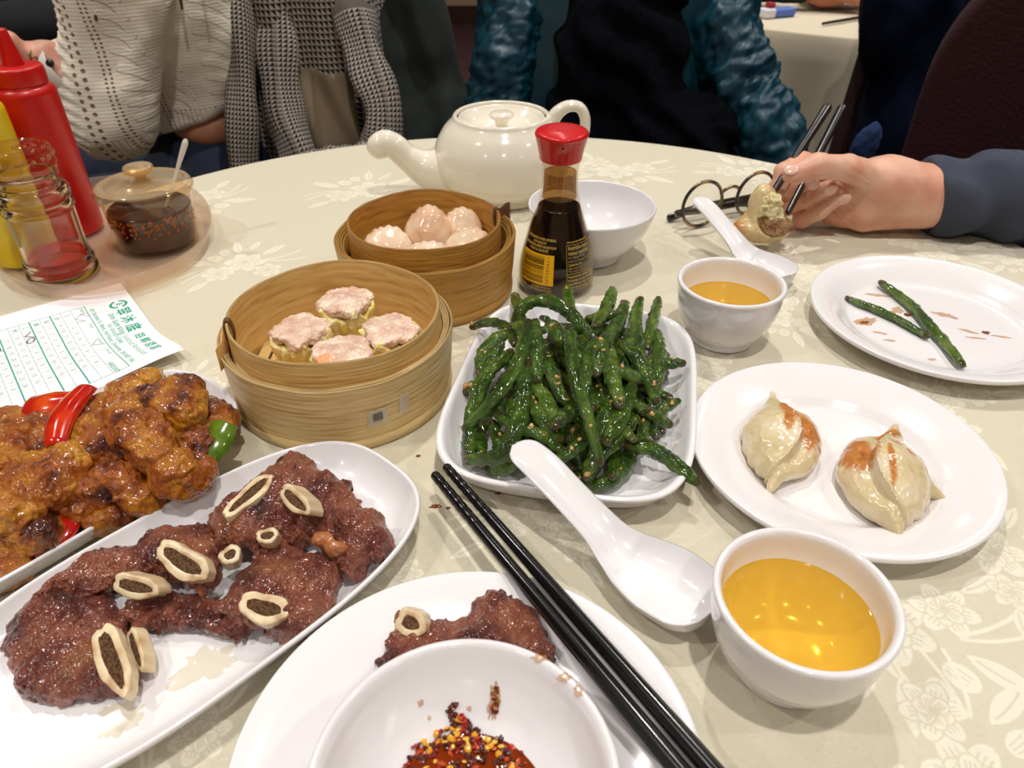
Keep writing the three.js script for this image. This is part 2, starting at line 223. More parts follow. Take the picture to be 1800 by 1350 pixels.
function teacup(x, z, level, label, tl) {
  const t = thing('teacup', label, 'cup', [x, T, z]);
  part('cup_body', lathe(spline([...cupIn, ...cupOut], 110).reverse(), 96), china, t);
  const r = inR(cupIn, level) + 0.0002;
  solo('tea', lathe([[r, level + 0.0006], [r - 0.0008, level + 0.0001], [r - 0.003, level], [0.0001, level]], 72), teaMat, tl, 'tea', [x, T, z]);
  return t;
}
teacup(0.1268, -0.2042, 0.033, 'white china teacup of amber tea beside the porcelain spoon and dumpling plate', 'amber tea in the cup beside the dumpling plate');
teacup(0.1632, -0.489, 0.0305, 'white china teacup of tea behind the green bean dish, spoon handle rising behind it', 'amber tea in the cup behind the bean dish');
// rice bowl behind the soy bottle
solo('rice_bowl', lathe(spline([[0.0001, 0.0075], [0.015, 0.0078], [0.027, 0.0115], [0.0405, 0.0215], [0.05, 0.0355], [0.0545, 0.0485], [0.0553, 0.0503], [0.0566, 0.0508], [0.0574, 0.0497], [0.0569, 0.047], [0.053, 0.034], [0.0435, 0.0185], [0.0325, 0.0085], [0.0295, 0.0062], [0.029, 0.001], [0.0283, 0], [0.0262, 0], [0.0255, 0.003], [0.0001, 0.0035]], 120).reverse(), 96), china, 'empty white rice bowl behind the soy sauce bottle', 'bowl', [0.072, T, -0.6334]);
// sauce bowl in the foreground
const sauceIn = [[0.0001, 0.0052], [0.015, 0.0056], [0.026, 0.0085], [0.036, 0.0155], [0.0435, 0.0245], [0.0485, 0.034], [0.0508, 0.0395]];
solo('sauce_bowl', lathe(spline([...sauceIn, [0.052, 0.0415], [0.0535, 0.0425], [0.0551, 0.0418], [0.0555, 0.0402], [0.0545, 0.0375], [0.05, 0.028], [0.041, 0.0145], [0.032, 0.0058], [0.0282, 0.0035], [0.0275, 0.0006], [0.0262, 0], [0.0245, 0.0004], [0.0235, 0.0018], [0.0001, 0.0022]], 120).reverse(), 112), china, 'white sauce bowl of chili oil standing on a plate', 'bowl', [-0.017, T + 0.0046, -0.1295]);
// teapot
{
  const t = thing('teapot', 'large ivory china teapot behind the bamboo steamers', 'teapot', [-0.011, T, -0.792]);
  part('pot_body', lathe(spline([[0.0001, 0.005], [0.045, 0.006], [0.067, 0.03], [0.066, 0.055], [0.048, 0.077], [0.0465, 0.0795], [0.0465, 0.083], [0.048, 0.0845], [0.0505, 0.0835], [0.0525, 0.08], [0.062, 0.0695], [0.071, 0.053], [0.0735, 0.038], [0.0705, 0.022], [0.062, 0.0105], [0.0565, 0.006], [0.0555, 0.001], [0.054, 0], [0.051, 0.0003], [0.05, 0.002], [0.0001, 0.003]], 130).reverse(), 96), cream, t);
  const lid = part('lid', lathe(spline([[0.0001, 0.0665], [0.012, 0.0668], [0.03, 0.07], [0.04, 0.0775], [0.0445, 0.0815], [0.0455, 0.0805], [0.0445, 0.077], [0.038, 0.071], [0.03, 0.0655], [0.0001, 0.063]], 70).reverse(), 80), cream, t);
  part('knob', lathe(spline([[0.0001, 0.0865], [0.008, 0.0862], [0.0125, 0.084], [0.013, 0.0815], [0.009, 0.078], [0.0065, 0.074], [0.0075, 0.069], [0.0105, 0.0655]], 40).reverse(), 40), cream, lid);
  part('spout', tube([[-0.045, 0.024, 0.006], [-0.08, 0.03, 0.012], [-0.1, 0.043, 0.016], [-0.113, 0.056, 0.018], [-0.122, 0.0595, 0.019], [-0.1275, 0.0565, 0.02]], (q) => lerp(0.031, 0.0135, sst(0, 0.7, q)), { seg: 60, rad: 32 }), cream, t);
  part('handle', tube([[0.05, 0.07, -0.002], [0.058, 0.084, -0.001], [0.069, 0.0915, 0], [0.081, 0.0905, 0], [0.0875, 0.08, 0], [0.087, 0.062, 0], [0.08, 0.042, 0], [0.069, 0.03, -0.001]], (q) => 0.0075 + 0.0035 * (1 - sst(0, 0.35, q)) , { seg: 60, rad: 20, flat: 0.75 }), cream, t);
  // spent tea leaves and crumbs lie in the sunken lid
  reseed(5); for (const [x, z] of [[-0.02, 0.018], [-0.014, 0.022], [0.016, 0.02], [0.02, 0.016]]) part('wet_patch', net((X, Y, Z) => ell(X, Y, Z, [0, 0, 0], [0.005, 0.0018, 0.004]) + 0.0012 * n3(X * 300 + x * 900, Y * 300, Z * 300), [-0.007, -0.004, -0.007], [0.007, 0.004, 0.007], 0.0006), std(0xdcc09a, 0.3), lid).position.set(x, 0.0695, z);
}
// soup spoons
function spoonGeo() {
  // stations along the length: s, half width, floor height, edge height above the floor
  const st = [[0, 0.001, 0.0445, 0.0002], [0.0012, 0.0045, 0.0442, 0.0006], [0.004, 0.0078, 0.0435, 0.001], [0.009, 0.0098, 0.042, 0.0016], [0.02, 0.0106, 0.0385, 0.0026], [0.045, 0.0106, 0.028, 0.0038], [0.065, 0.0112, 0.0185, 0.0055], [0.08, 0.0145, 0.009, 0.009], [0.095, 0.0195, 0.004, 0.0125], [0.112, 0.0226, 0.003, 0.0138], [0.126, 0.0216, 0.003, 0.0136], [0.135, 0.0175, 0.0042, 0.0124], [0.1395, 0.0125, 0.0062, 0.0106], [0.1418, 0.0075, 0.0092, 0.0078], [0.1425, 0.001, 0.0162, 0.0009]];
  const cv = [1, 2, 3].map((k) => new THREE.CatmullRomCurve3(st.map((p) => new THREE.Vector3(p[0], p[k] * 10, 0)), false, 'centripetal').getPoints(240));
  const look = (k, s) => { const a = cv[k]; let i = 1; while (i < a.length - 1 && a[i].x < s) i++; const A = a[i - 1], B = a[i]; return lerp(A.y, B.y, clamp((s - A.x) / (B.x - A.x + 1e-9))) / 10; };
  const L = 0.1425, nu = 90, nv = 28, th = 0.0026;
  const top = (u, v) => { const s = u * L, e = 2 * v - 1, w = look(0, s), fl = look(1, s), ed = look(2, s), k = s > 0.085 ? 3.2 : 2.2; return [s, fl + ed * Math.pow(Math.abs(e), k), e * w]; };
  const bot = (u, v) => { const s = u * L, e = 2 * v - 1, w = look(0, s), fl = look(1, s), ed = look(2, s), k = s > 0.085 ? 3 : 2; const q = Math.min(1, (1 - Math.abs(e)) * 5 + 0.25) * Math.min(1, Math.min(u, 1 - u) * 22 + 0.15); return [s, Math.max(0, fl + ed * Math.pow(Math.abs(e), k) - th * q * 1.15), e * (w + 0.0008 * q)]; };
  const a = grid(nu, nv, (u, v) => top(u, 1 - v)), b = grid(nu, nv, bot), rim = [];
  for (let i = 0; i < nu; i++) rim.push([i / nu, 0]); for (let j = 0; j < nv; j++) rim.push([1, j / nv]); for (let i = nu; i > 0; i--) rim.push([i / nu, 1]); for (let j = nv; j > 0; j--) rim.push([0, j / nv]);
  const n = rim.length, mid = (u, v) => { const p = top(u, v), q = bot(u, v), c = [L * 0.6, 0, 0], d = Math.hypot(p[2], 0.0001); const ex = u > 0.99 ? 0.0011 : u < 0.01 ? -0.0011 : 0; return [(p[0] + q[0]) / 2 + ex, (p[1] + q[1]) / 2, (p[2] + q[2]) / 2 + Math.sign(p[2]) * (Math.abs(2 * v - 1) > 0.98 ? 0.0011 : 0)]; };
  const r = grid(n, 2, (u, v) => { const q = rim[Math.round(u * n) % n]; return v < 0.3 ? top(...q) : v < 0.7 ? mid(...q) : bot(...q); }, { closeU: true });
  return mergeGeometries([a, b, r]);
}
const spoonG = spoonGeo();
function spoon(x, z, turn, tilt, y, label) { const m = solo('soup_spoon', spoonG, china, label, 'spoon', [x, T + y, z]); m.rotation.order = 'YZX'; m.rotation.y = turn; m.rotation.z = tilt; return m; }
{
  const a = spoon(0.0022, -0.309, -0.753, 0, 0.0002, 'white porcelain soup spoon lying between the chopsticks and the bean dish'); a.scale.x = 0.9;
  const b = spoon(0.172, -0.662, -Math.atan2(0.099, 0.063), 0, 0.0002, 'white porcelain soup spoon behind the teacup, below the eyeglasses'); b.scale.set(0.84, 1, 0.9);
}
{ // chopsticks lying on the plate edge
  const blk = phy(0x0b0b0d, 0.22, { clearcoat: 0.5, clearcoatRoughness: 0.12 });
  const stick = (a, d, label) => { const L = 0.235, l = Math.hypot(...d), e = d.map((v) => v / l * L); solo('chopstick', tube([a, [a[0] + e[0] / 2, a[1] + e[1] / 2, a[2] + e[2] / 2], [a[0] + e[0], a[1] + e[1], a[2] + e[2]]], (t) => lerp(0.0029, 0.0045, t) * (t < 0.2 ? 1 - 0.05 * (Math.sin(t * 230) > 0.3 ? 1 : 0) : 1), { seg: 200, rad: 20, bump: (t, w) => t > 0.25 ? 0.05 * Math.cos(4 * w) * sst(0.25, 0.5, t) : 0 }), blk, label, 'chopstick', [0, T, 0]); };
  stick([-0.0433, 0.0205, -0.3094], [0.1047, 0.0085, 0.1676], 'black glossy chopstick lying on the plate edge, on the side of the chili sauce bowl');
  stick([-0.0372, 0.021, -0.3155], [0.1108, 0.008, 0.1735], 'black glossy chopstick lying on the plate edge, on the side of the porcelain spoon');
}

// ---------------------------------------------------------------- bamboo steamers and dim sum
function bamboo(c0, c1, c2, k) { return colTex(1024, 256, (u, v) => { const a = u * 6.2832, s = 0.5 + 0.9 * fbm(Math.cos(a) * 1.2 + k, v * 46, Math.sin(a) * 1.2, 3), f = 0.5 + 0.8 * n3(Math.cos(a) * 3, v * 120, Math.sin(a) * 3 + k), q = fbm(Math.cos(a) * 2.2 + 5, v * 3, Math.sin(a) * 2.2 + k, 2); let c = mixc(hx(c0), hx(c1), clamp(s)); c = mixc(c, hx(c2), clamp(f - 0.62) * 1.6); return mixc(c, hx(c2), clamp(q - 0.1) * 0.5); }); }
function steamer(cx, cz, tone, rin, label, tie, y0 = 0) {
  const t = thing('bamboo_steamer', label, 'steamer', [cx, T + y0, cz]);
  const [oa, ob, oc, ia, ib, ic] = tone, mo = std(0xffffff, 0.42, { map: bamboo(oa, ob, oc, 1) }), mi = std(0xffffff, 0.4, { map: bamboo(ia, ib, ic, 4) });
  const grain = noiseTex(256, 256, (u, v) => 0.5 + 0.5 * n3(Math.cos(u * 6.28) * 2, v * 90, Math.sin(u * 6.28) * 2)); for (const m of [mo, mi]) { m.bumpMap = grain; m.bumpScale = 0.0006; }
  reseed(cx * 1e5 | 0);
  // outer hoop of five wrapped strips
  for (let k = 0; k < 5; k++) {
    const r = 0.0775 - 0.00175 * k, th = 0.0015, h = 0.0502 - 0.0007 * k * k * 0.4, b0 = k ? 0.03 : 0.0005, rb = k ? r - 0.0012 : 0.0728, ph = rnd(0, 6);
    const pr = [[rb - th, b0], [rb, b0], [lerp(rb, r, 0.6), lerp(b0, h, 0.5)], [r, h - 0.0006], [r - 0.0003, h], [r - th + 0.0003, h], [r - th, h - 0.0006], [lerp(rb, r, 0.6) - th, lerp(b0, h, 0.5)], [rb - th, b0]];
    const g = lathe(pr, 120), p = g.attributes.position; for (let i = 0; i < p.count; i++) { const a = Math.atan2(p.getZ(i), p.getX(i)), w = 1 + 0.006 * Math.sin(a * 2 + ph) + 0.003 * Math.sin(a * 5 + ph * 2), y = p.getY(i); if (k) { p.setX(i, p.getX(i) * w); p.setZ(i, p.getZ(i) * w); } if (y > h - 0.002) p.setY(i, y + 0.0007 * Math.sin(a * 3 + ph) + 0.0003 * Math.sin(a * 11)); } g.computeVertexNormals();
    part('hoop_strip', g, mo, t);
  }
  part('base_hoop', lathe([[0.0708, 0.0003], [0.0744, 0.0003], [0.0748, 0.004], [0.0746, 0.0075], [0.0728, 0.008], [0.0708, 0.0075], [0.0708, 0.0003]], 120), mo, t);
  // inner ring that holds the food
  const g = lathe([[rin - 0.0002, 0.014], [rin + 0.0016, 0.014], [rin + 0.002, 0.04], [rin + 0.0018, 0.0628], [rin + 0.001, 0.0636], [rin, 0.0634], [rin - 0.0002, 0.062], [rin - 0.0002, 0.014]], 120), p = g.attributes.position;
  for (let i = 0; i < p.count; i++) { const a = Math.atan2(p.getZ(i), p.getX(i)), w = 1 + 0.008 * Math.sin(a * 2 + 1) + 0.004 * Math.sin(a * 3); p.setX(i, p.getX(i) * w); p.setZ(i, p.getZ(i) * w); if (p.getY(i) > 0.05) p.setY(i, p.getY(i) + 0.0006 * Math.sin(a * 4 + 2)); } g.computeVertexNormals();
  part('inner_ring', g, mi, t);
  // slatted floor
  for (let k = -6; k <= 6; k++) { const x = k * 0.0098, l = 2 * Math.sqrt(Math.max(0.0003, (rin - 0.001) ** 2 - x * x)); const s = part('floor_slat', new RoundedBoxGeometry(0.0082, 0.003, l, 1, 0.0008), mi, t); s.position.set(x, 0.0165, 0); }
  // cane binding
  const tg = new THREE.Group(); tg.name = 'binding'; t.add(tg); const cane = std(0x6a4526, 0.6), R = rin + 0.0008;
  const [ta, tongue] = tie, cx2 = Math.cos(ta) * R, cz2 = -Math.sin(ta) * R;
  for (let k = 0; k < 3; k++) { const c = part('cane_loop', tube(Array.from({ length: 17 }, (_, i) => { const q = i / 16 * 6.283; return [0.0026 * Math.cos(q), 0.0085 * Math.sin(q), (k - 1) * 0.0017]; }), 0.0009, { seg: 40, rad: 7 }), cane, tg); c.position.set(cx2, 0.0565, cz2); c.rotation.y = ta; }
  const tn = part('ring_end', sheet(12, 4, (u, v) => [0.0032 + 0.004 * u * u + tongue * u * u * 0.012, 0.05 + 0.021 * (v - 0.5) * (1 - 0.25 * u) + 0.001 * Math.sin(u * 9), -0.004 - 0.021 * u], 0.0016), std(0xffffff, 0.5, { map: mi.map, color: tongue ? 0x9a7550 : 0xffffff }), tg); tn.position.set(cx2, 0, cz2); tn.rotation.y = ta;
  return t;
}
const st1 = steamer(-0.1175, -0.4262, [0xf0d7a2, 0xe2c07e, 0xc09350, 0xeaca8c, 0xdcb068, 0xb88a48], 0.0672, 'pale bamboo steamer basket holding open-topped pork dumplings, tape scraps on its side', [3.42, 0]);
const st2 = steamer(-0.072, -0.572, [0xcf9f52, 0xb98739, 0x8c5e24, 0xcb984a, 0xb58034, 0x88591f], 0.0625, 'darker bamboo steamer basket holding translucent shrimp dumplings, one ring end sticking out', [0.28, 1]); st2.scale.set(0.97, 1, 0.97);
{ // tape scraps on the pale steamer
  const tape = phy(0xefe6d2, 0.3, { transparent: true, opacity: 0.55 });
  const scrap = (a0, da, y0, dy) => { const q = (u) => 0.0735 + 0.0045 * u; const m = part('tape_scrap', sheet(12, 10, (u, v) => { const a = a0 + da * (u - 0.5) * (1 + 0.06 * Math.sin(v * 19)) + 0.02 * (v - 0.5), y = y0 + dy * (v - 0.5) + 0.0005 * Math.sin(u * 14), r = lerp(0.0731, 0.0779, clamp(y / 0.05)) + 0.0006; return [r * Math.cos(a), y, -r * Math.sin(a)]; }, 0.0004), tape, st1, 'crinkled translucent tape residue'); return m; };
  scrap(-1.1, 0.17, 0.024, 0.013); scrap(-0.86, 0.09, 0.0275, 0.016);
  part('print_smudge', sheet(6, 6, (u, v) => { const a = -1.1 + 0.08 * (u - 0.5), y = 0.025 + 0.006 * (v - 0.5) + 0.001 * Math.sin(u * 20), r = lerp(0.0731, 0.0779, clamp(y / 0.05)) + 0.0012; return [r * Math.cos(a), y, -r * Math.sin(a)]; }, 0.0003), std(0x77716c, 0.7), st1, 'torn grey printed paper under the tape');
}
{ // open-topped pork dumplings
  const wrapM = phy(0xffffff, 0.32, { vertexColors: true, clearcoat: 0.35, clearcoatRoughness: 0.2 }), meatM = phy(0xffffff, 0.38, { vertexColors: true, clearcoat: 0.25, clearcoatRoughness: 0.25 });
  const yel = rgb(0xf0d970), pale = rgb(0xf6eab4), deep = rgb(0xdfbb48), pk = rgb(0xe0c0a8), pk2 = rgb(0xcfa596), pk3 = rgb(0xeed9c6), org = rgb(0xe9a06a);
  const siumai = (x, z, turn, k, label, prawn) => {
    const t = thing('pork_dumpling', label, 'dumpling', [x, T + 0.0182, z], turn, 'open-topped dumplings in the pale steamer');
    const W = (X, Y, Z) => { const a = Math.atan2(Z, X), sq = Math.pow(Math.abs(Math.cos(a)), 4) + Math.pow(Math.abs(Math.sin(a)), 4), R = lerp(0.0155, 0.0205, sst(0, 0.03, Y)) * (1 + 0.07 * (0.75 - sq)) + 0.0011 * sst(0.002, 0.02, Y) * Math.sin(a * 13 + 2 * Math.sin(a * 3 + k) + Y * 90) + 0.0016 * n3(X * 90 + k, Y * 90, Z * 90); const edge = 0.0272 + 0.0032 * Math.sin(a * 5 + k) + 0.002 * Math.sin(a * 9 + 2 * k); return smax(smax((Math.hypot(X, Z) - R) * 0.8, Y - edge, 0.003), -Y, 0.004) + 0.0004 * n3(X * 420, Y * 420, Z * 420); };
    part('wrapper', net(W, [-0.025, -0.001, -0.025], [0.025, 0.033, 0.025], 0.0008, { col: (p) => { const n = fbm(p[0] * 90 + k, p[1] * 60, p[2] * 90, 2); return mixc(mixc(yel, pale, clamp(0.5 + 1.4 * n)), deep, clamp(0.6 * n3(p[0] * 200, p[1] * 120 + k, p[2] * 200) )); } }), wrapM, t);
    const M = (X, Y, Z) => { const a = Math.atan2(Z, X), R = 0.0192 * (1 + 0.09 * Math.cos(4 * a + k) + 0.1 * n3(Math.cos(a) * 2 + k, Math.sin(a) * 2, k) + 0.07 * n3(Math.cos(a) * 6, Math.sin(a) * 6 + k, Y * 200)), rr = Math.hypot(X, Z), top = 0.0345 + 0.0025 * fbm(X * 80 + k * 3, k, Z * 80, 2) - 0.0022 * (rr / 0.018) ** 2, d = smax(smax(rr - R, Y - top, 0.0022), 0.0262 - Y + 0.002 * n3(X * 90, k, Z * 90), 0.002); return (d + 0.0016 * fbm(X * 190 + k, Y * 190, Z * 190, 3) - 0.0004 * n3(X * 600, Y * 600, Z * 600)) * 0.8; };
    part('filling', net(M, [-0.025, 0.018, -0.025], [0.025, 0.04, 0.025], 0.0007, { col: (p) => { const n = fbm(p[0] * 110 + k * 7, p[1] * 110, p[2] * 110, 3); let c = mixc(pk, n > 0 ? pk3 : pk2, clamp(Math.abs(n) * 2.6)); if (prawn) c = mixc(c, org, sst(0.0075, 0.004, Math.hypot(p[0] + 0.011, p[2] - 0.01))); return c; } }), meatM, t);
  };
  siumai(-0.119, -0.4605, 0.35, 1, 'yellow-wrapped pork dumpling on the teapot side of the pale steamer'); siumai(-0.142, -0.4225, -0.2, 2, 'yellow-wrapped pork dumpling nearest the cane binding in the pale steamer'); siumai(-0.0815, -0.4215, 0.5, 3, 'yellow-wrapped pork dumpling on the green bean side of the pale steamer'); siumai(-0.1085, -0.394, 0.15, 4, 'yellow-wrapped pork dumpling with an orange prawn corner in the pale steamer', 1);
}
{ // translucent prawn dumplings
  const m = phy(0xffffff, 0.2, { vertexColors: true, clearcoat: 0.7, clearcoatRoughness: 0.08 }), a = rgb(0xe7c6a4), b = rgb(0xf0dcc4), c = rgb(0xdd9a6c);
  const gow = (x, y, z, rx, ry, rz, turn, k, blush, label) => {
    const f = (X, Y, Z) => { let d = ell(X, Y, Z, [0, 0, 0], [rx, ry, rz]); d = smin(d, ell(X, Y, Z, [rx * 0.1, ry * 0.45, -rz * 0.1], [rx * 0.55, ry * 0.62, rz * 0.5]), 0.008); return d + 0.0016 * fbm(X * 70 + k, Y * 70, Z * 70, 2) + 0.0006 * Math.sin(X * 900 + 3 * n3(X * 90, Y * 90, k)) * sst(0.003, 0.016, Y) * sst(0, -0.012, Z - 0.004); };
    solo('prawn_dumpling', net(f, [-rx * 1.4, -ry * 1.35, -rz * 1.4], [rx * 1.4, ry * 1.45, rz * 1.4], 0.0009, { col: (p) => mixc(mixc(a, b, clamp(0.5 + 1.2 * fbm(p[0] * 60 + k, p[1] * 60, p[2] * 60, 2))), c, blush * clamp(fbm(p[0] * 45 + k * 3, p[1] * 45, p[2] * 45, 2) * 1.5 + 0.45)) }), m, label ?? 'glossy translucent prawn dumpling in the darker steamer', 'dumpling', [x + 0.0025, T + y, z - 0.006], turn, 'prawn dumplings in the darker steamer');
  };
  gow(-0.108, 0.033, -0.567, 0.0225, 0.018, 0.0205, 0.3, 1, 0.12, 'glossy prawn dumpling on the condiment tray side of the darker steamer'); gow(-0.0745, 0.0385, -0.588, 0.0205, 0.0225, 0.0205, -0.2, 2, 0.55, 'tallest prawn dumpling, blushed orange, in the darker steamer'); gow(-0.047, 0.036, -0.597, 0.019, 0.0195, 0.018, 0.5, 3, 0.2, 'glossy prawn dumpling on the teapot side of the darker steamer, beside the tallest'); gow(-0.0375, 0.034, -0.561, 0.023, 0.019, 0.0205, -0.4, 4, 0.1, 'glossy prawn dumpling on the soy bottle side of the darker steamer'); gow(-0.0715, 0.0335, -0.539, 0.024, 0.0175, 0.0185, 0.1, 5, 0.08, 'glossy prawn dumpling nearest the pale steamer in the darker steamer');
}

// ---------------------------------------------------------------- food
const oilBump = noiseTex(256, 256, (u, v) => 0.5 + 0.5 * fbm(u * 24, v * 24, 9, 2) + 0.3 * n3(u * 70, v * 70, 2), { repeat: [40, 40] });
const onPlate = (name, x, z) => { let best, d = 1; scene.traverse((o) => { if (o.parent === scene && o.name.startsWith(name)) { const q = Math.hypot(o.position.x - x, o.position.z - z); if (q < d) { d = q; best = o; } } }); return best; };
// a thin irregular spot of sauce lying on a surface
function spot(parent, name, x, y, z, rx, rz, turn, mat, k, th = 0.0007) {
  const g = grid(40, 5, (u, v) => { const a = -u * 6.2832, R = (1 + 0.55 * n3(Math.cos(a) * 1.6 + k, Math.sin(a) * 1.6, k) + 0.5 * n3(Math.cos(a) * 4, Math.sin(a) * 4 + k, k)), s = [1, 0.97, 0.8, 0.45, 0.2, 0.01][Math.round(v * 5)], h = [-0.0001, 0.35, 0.8, 1, 1, 1][Math.round(v * 5)]; return [rx * R * s * Math.cos(a), th * h, rz * R * s * Math.sin(a)]; }, { closeU: true });
  const m = part(name, g, mat, parent); m.position.set(x - parent.position.x, y - parent.position.y, z - parent.position.z); m.rotation.y = turn; if (parent.rotation.y) { m.position.applyAxisAngle(new THREE.Vector3(0, 1, 0), -parent.rotation.y); m.rotation.y -= parent.rotation.y; } return m;
}
const sauceM = phy(0xc98c34, 0.15, { transparent: true, opacity: 0.48 }), sauceD = phy(0x8a4410, 0.12, { transparent: true, opacity: 0.85 }), broth = phy(0xe2d3a4, 0.08, { transparent: true, opacity: 0.3 });
// --- green beans
{
  const pile = [
[[0.0035,0.045,-0.4375],[0.0041,0.052,-0.4415],[0.0134,0.058,-0.4473],[0.0249,0.06,-0.4449],[0.0381,0.058,-0.4335],[0.0464,0.055,-0.421],[0.0538,0.05,-0.4122]],
[[0.002,0.03,-0.5076],[0.0044,0.038,-0.4778],[0.0077,0.043,-0.4476]],
[[0.0418,0.045,-0.4935],[0.0414,0.045,-0.4679],[0.043,0.044,-0.4459]],
[[0.0782,0.035,-0.5066],[0.0684,0.038,-0.4704],[0.0586,0.04,-0.4457]],
[[0.0863,0.03,-0.4944],[0.0771,0.035,-0.4587],[0.0648,0.04,-0.4259],[0.0585,0.044,-0.4052],[0.0537,0.046,-0.3791]],
[[0.0993,0.028,-0.5032],[0.0912,0.03,-0.4694],[0.0865,0.035,-0.4294],[0.0853,0.035,-0.3968]],
[[0.1151,0.025,-0.5099],[0.1036,0.028,-0.4679],[0.0945,0.03,-0.4329]],
[[-0.0287,0.03,-0.4599],[-0.0163,0.036,-0.457],[-0.0029,0.04,-0.4412],[0.0017,0.042,-0.4185]],
[[0.0107,0.055,-0.4253],[0.0069,0.055,-0.3923],[-0.0005,0.05,-0.368],[-0.0116,0.043,-0.3534],[-0.0282,0.025,-0.35]],
[[-0.0016,0.043,-0.4067],[-0.0167,0.038,-0.3868],[-0.0226,0.033,-0.3701],[-0.0259,0.02,-0.34],[-0.0262,0.017,-0.3327]],
[[0.0106,0.05,-0.3845],[0.0076,0.05,-0.3592],[0.0044,0.042,-0.3368],[-0.0073,0.028,-0.3217],[-0.0265,0.018,-0.3293]],
[[0.0158,0.054,-0.427],[0.0161,0.054,-0.3958],[0.0159,0.049,-0.3676]],
[[0.0366,0.06,-0.4106],[0.0363,0.062,-0.3815],[0.0378,0.059,-0.3501],[0.0433,0.05,-0.3268],[0.0497,0.032,-0.3114]],
[[0.0546,0.053,-0.4054],[0.0446,0.054,-0.3694],[0.0439,0.049,-0.3455]],
[[0.0619,0.055,-0.4083],[0.0556,0.055,-0.3884],[0.0514,0.052,-0.3696]],
[[0.0631,0.051,-0.3965],[0.0613,0.051,-0.3701],[0.0643,0.045,-0.3474]],
[[0.0722,0.049,-0.4076],[0.0805,0.047,-0.3947],[0.0849,0.043,-0.3779],[0.0896,0.035,-0.3648]],
[[0.0245,0.05,-0.4292],[0.0316,0.05,-0.4122],[0.0382,0.045,-0.4077]],
[[0.0213,0.047,-0.4006],[0.0246,0.047,-0.3759],[0.0311,0.042,-0.3581],[0.039,0.038,-0.3516]],
[[0.014,0.045,-0.3697],[0.0206,0.044,-0.3521],[0.0279,0.04,-0.3346]],
[[0.0245,0.045,-0.3284],[0.0306,0.046,-0.3349],[0.0366,0.045,-0.3442]],
[[0.0107,0.041,-0.3577],[0.0163,0.041,-0.3413],[0.0277,0.036,-0.3272]],
[[-0.0107,0.034,-0.3551],[0.0045,0.036,-0.3364],[0.0151,0.037,-0.3306],[0.0285,0.032,-0.3215]],
[[0.0206,0.028,-0.3145],[0.0321,0.033,-0.3174],[0.0402,0.035,-0.3254],[0.0443,0.035,-0.3392]],
[[0.0444,0.016,-0.3148],[0.0503,0.025,-0.3222],[0.0641,0.031,-0.3363],[0.0744,0.034,-0.3485]],
[[0.0415,0.012,-0.3134],[0.0532,0.013,-0.3137],[0.0673,0.015,-0.326],[0.0729,0.019,-0.3412]],
[[0.0699,0.027,-0.3318],[0.081,0.028,-0.3276],[0.0937,0.027,-0.3156],[0.1041,0.022,-0.3063]],
[[0.1004,0.027,-0.4164],[0.1086,0.027,-0.4175],[0.1162,0.028,-0.416]],
[[0.09,0.022,-0.3679],[0.0991,0.024,-0.3732],[0.1058,0.026,-0.3759]],
[[0.072,0.035,-0.3614],[0.0815,0.034,-0.3551],[0.0958,0.028,-0.3503]],
[[0.0548,0.035,-0.3262],[0.0643,0.039,-0.3438],[0.0745,0.042,-0.3703]],
[[0.0515,0.033,-0.3308],[0.0554,0.037,-0.3431],[0.0609,0.042,-0.3598]],
[[0.0667,0.045,-0.3862],[0.0743,0.044,-0.3783],[0.0851,0.04,-0.3803]],
[[0.0485,0.041,-0.3699],[0.057,0.04,-0.3608],[0.0618,0.036,-0.3542]],
[[-0.0005,0.039,-0.3673],[0.0005,0.036,-0.3559],[-0.0005,0.03,-0.3438]],
[[-0.0224,0.022,-0.3979],[-0.0264,0.021,-0.3983],[-0.0301,0.02,-0.395]],
[[-0.0214,0.028,-0.405],[-0.0189,0.034,-0.4204],[-0.0087,0.038,-0.4334],[-0.0017,0.04,-0.4368]],
[[0.1055,0.028,-0.4562],[0.102,0.028,-0.4232],[0.0955,0.026,-0.3924]],
[[0.0809,0.029,-0.3548],[0.0799,0.026,-0.3487],[0.0796,0.02,-0.3424]],
[[-0.0118,0.027,-0.3524],[-0.0076,0.021,-0.3389],[-0.0105,0.015,-0.3305]],
[[-0.0203,0.02,-0.3528],[-0.0187,0.016,-0.3354],[-0.0165,0.014,-0.3286]],
[[-0.0125,0.012,-0.3263],[-0.0005,0.018,-0.3256],[0.0114,0.024,-0.3278]],
[[0.0565,0.031,-0.4701],[0.0647,0.034,-0.4675],[0.0741,0.037,-0.466]],
[[0.0432,0.018,-0.314],[0.046,0.026,-0.3181],[0.0484,0.031,-0.3271]],
[[0.0806,0.036,-0.4388],[0.0824,0.036,-0.4173],[0.0822,0.036,-0.3993]],
[[-0.0074,0.038,-0.4247],[-0.0141,0.033,-0.4116],[-0.0162,0.03,-0.4041]],
[[0.0018,0.044,-0.4459],[0.0085,0.048,-0.4238],[0.0127,0.048,-0.4091]],
[[0.0295,0.012,-0.3263],[0.0355,0.01,-0.3241],[0.0422,0.009,-0.3194]],
[[0.0076,0.022,-0.3377],[0.0154,0.02,-0.3263],[0.0235,0.012,-0.3263]],
[[0.0348,0.03,-0.3438],[0.0391,0.026,-0.33],[0.0431,0.015,-0.3231]]
  ];
  const dark = rgb(0x325810), mid = rgb(0x5f8e20), lite = rgb(0x9cbc46), brn = rgb(0x60491c);
  const bm = phy(0xffffff, 0.22, { vertexColors: true, clearcoat: 0.8, clearcoatRoughness: 0.12, bumpMap: oilBump, bumpScale: 0.0008 });
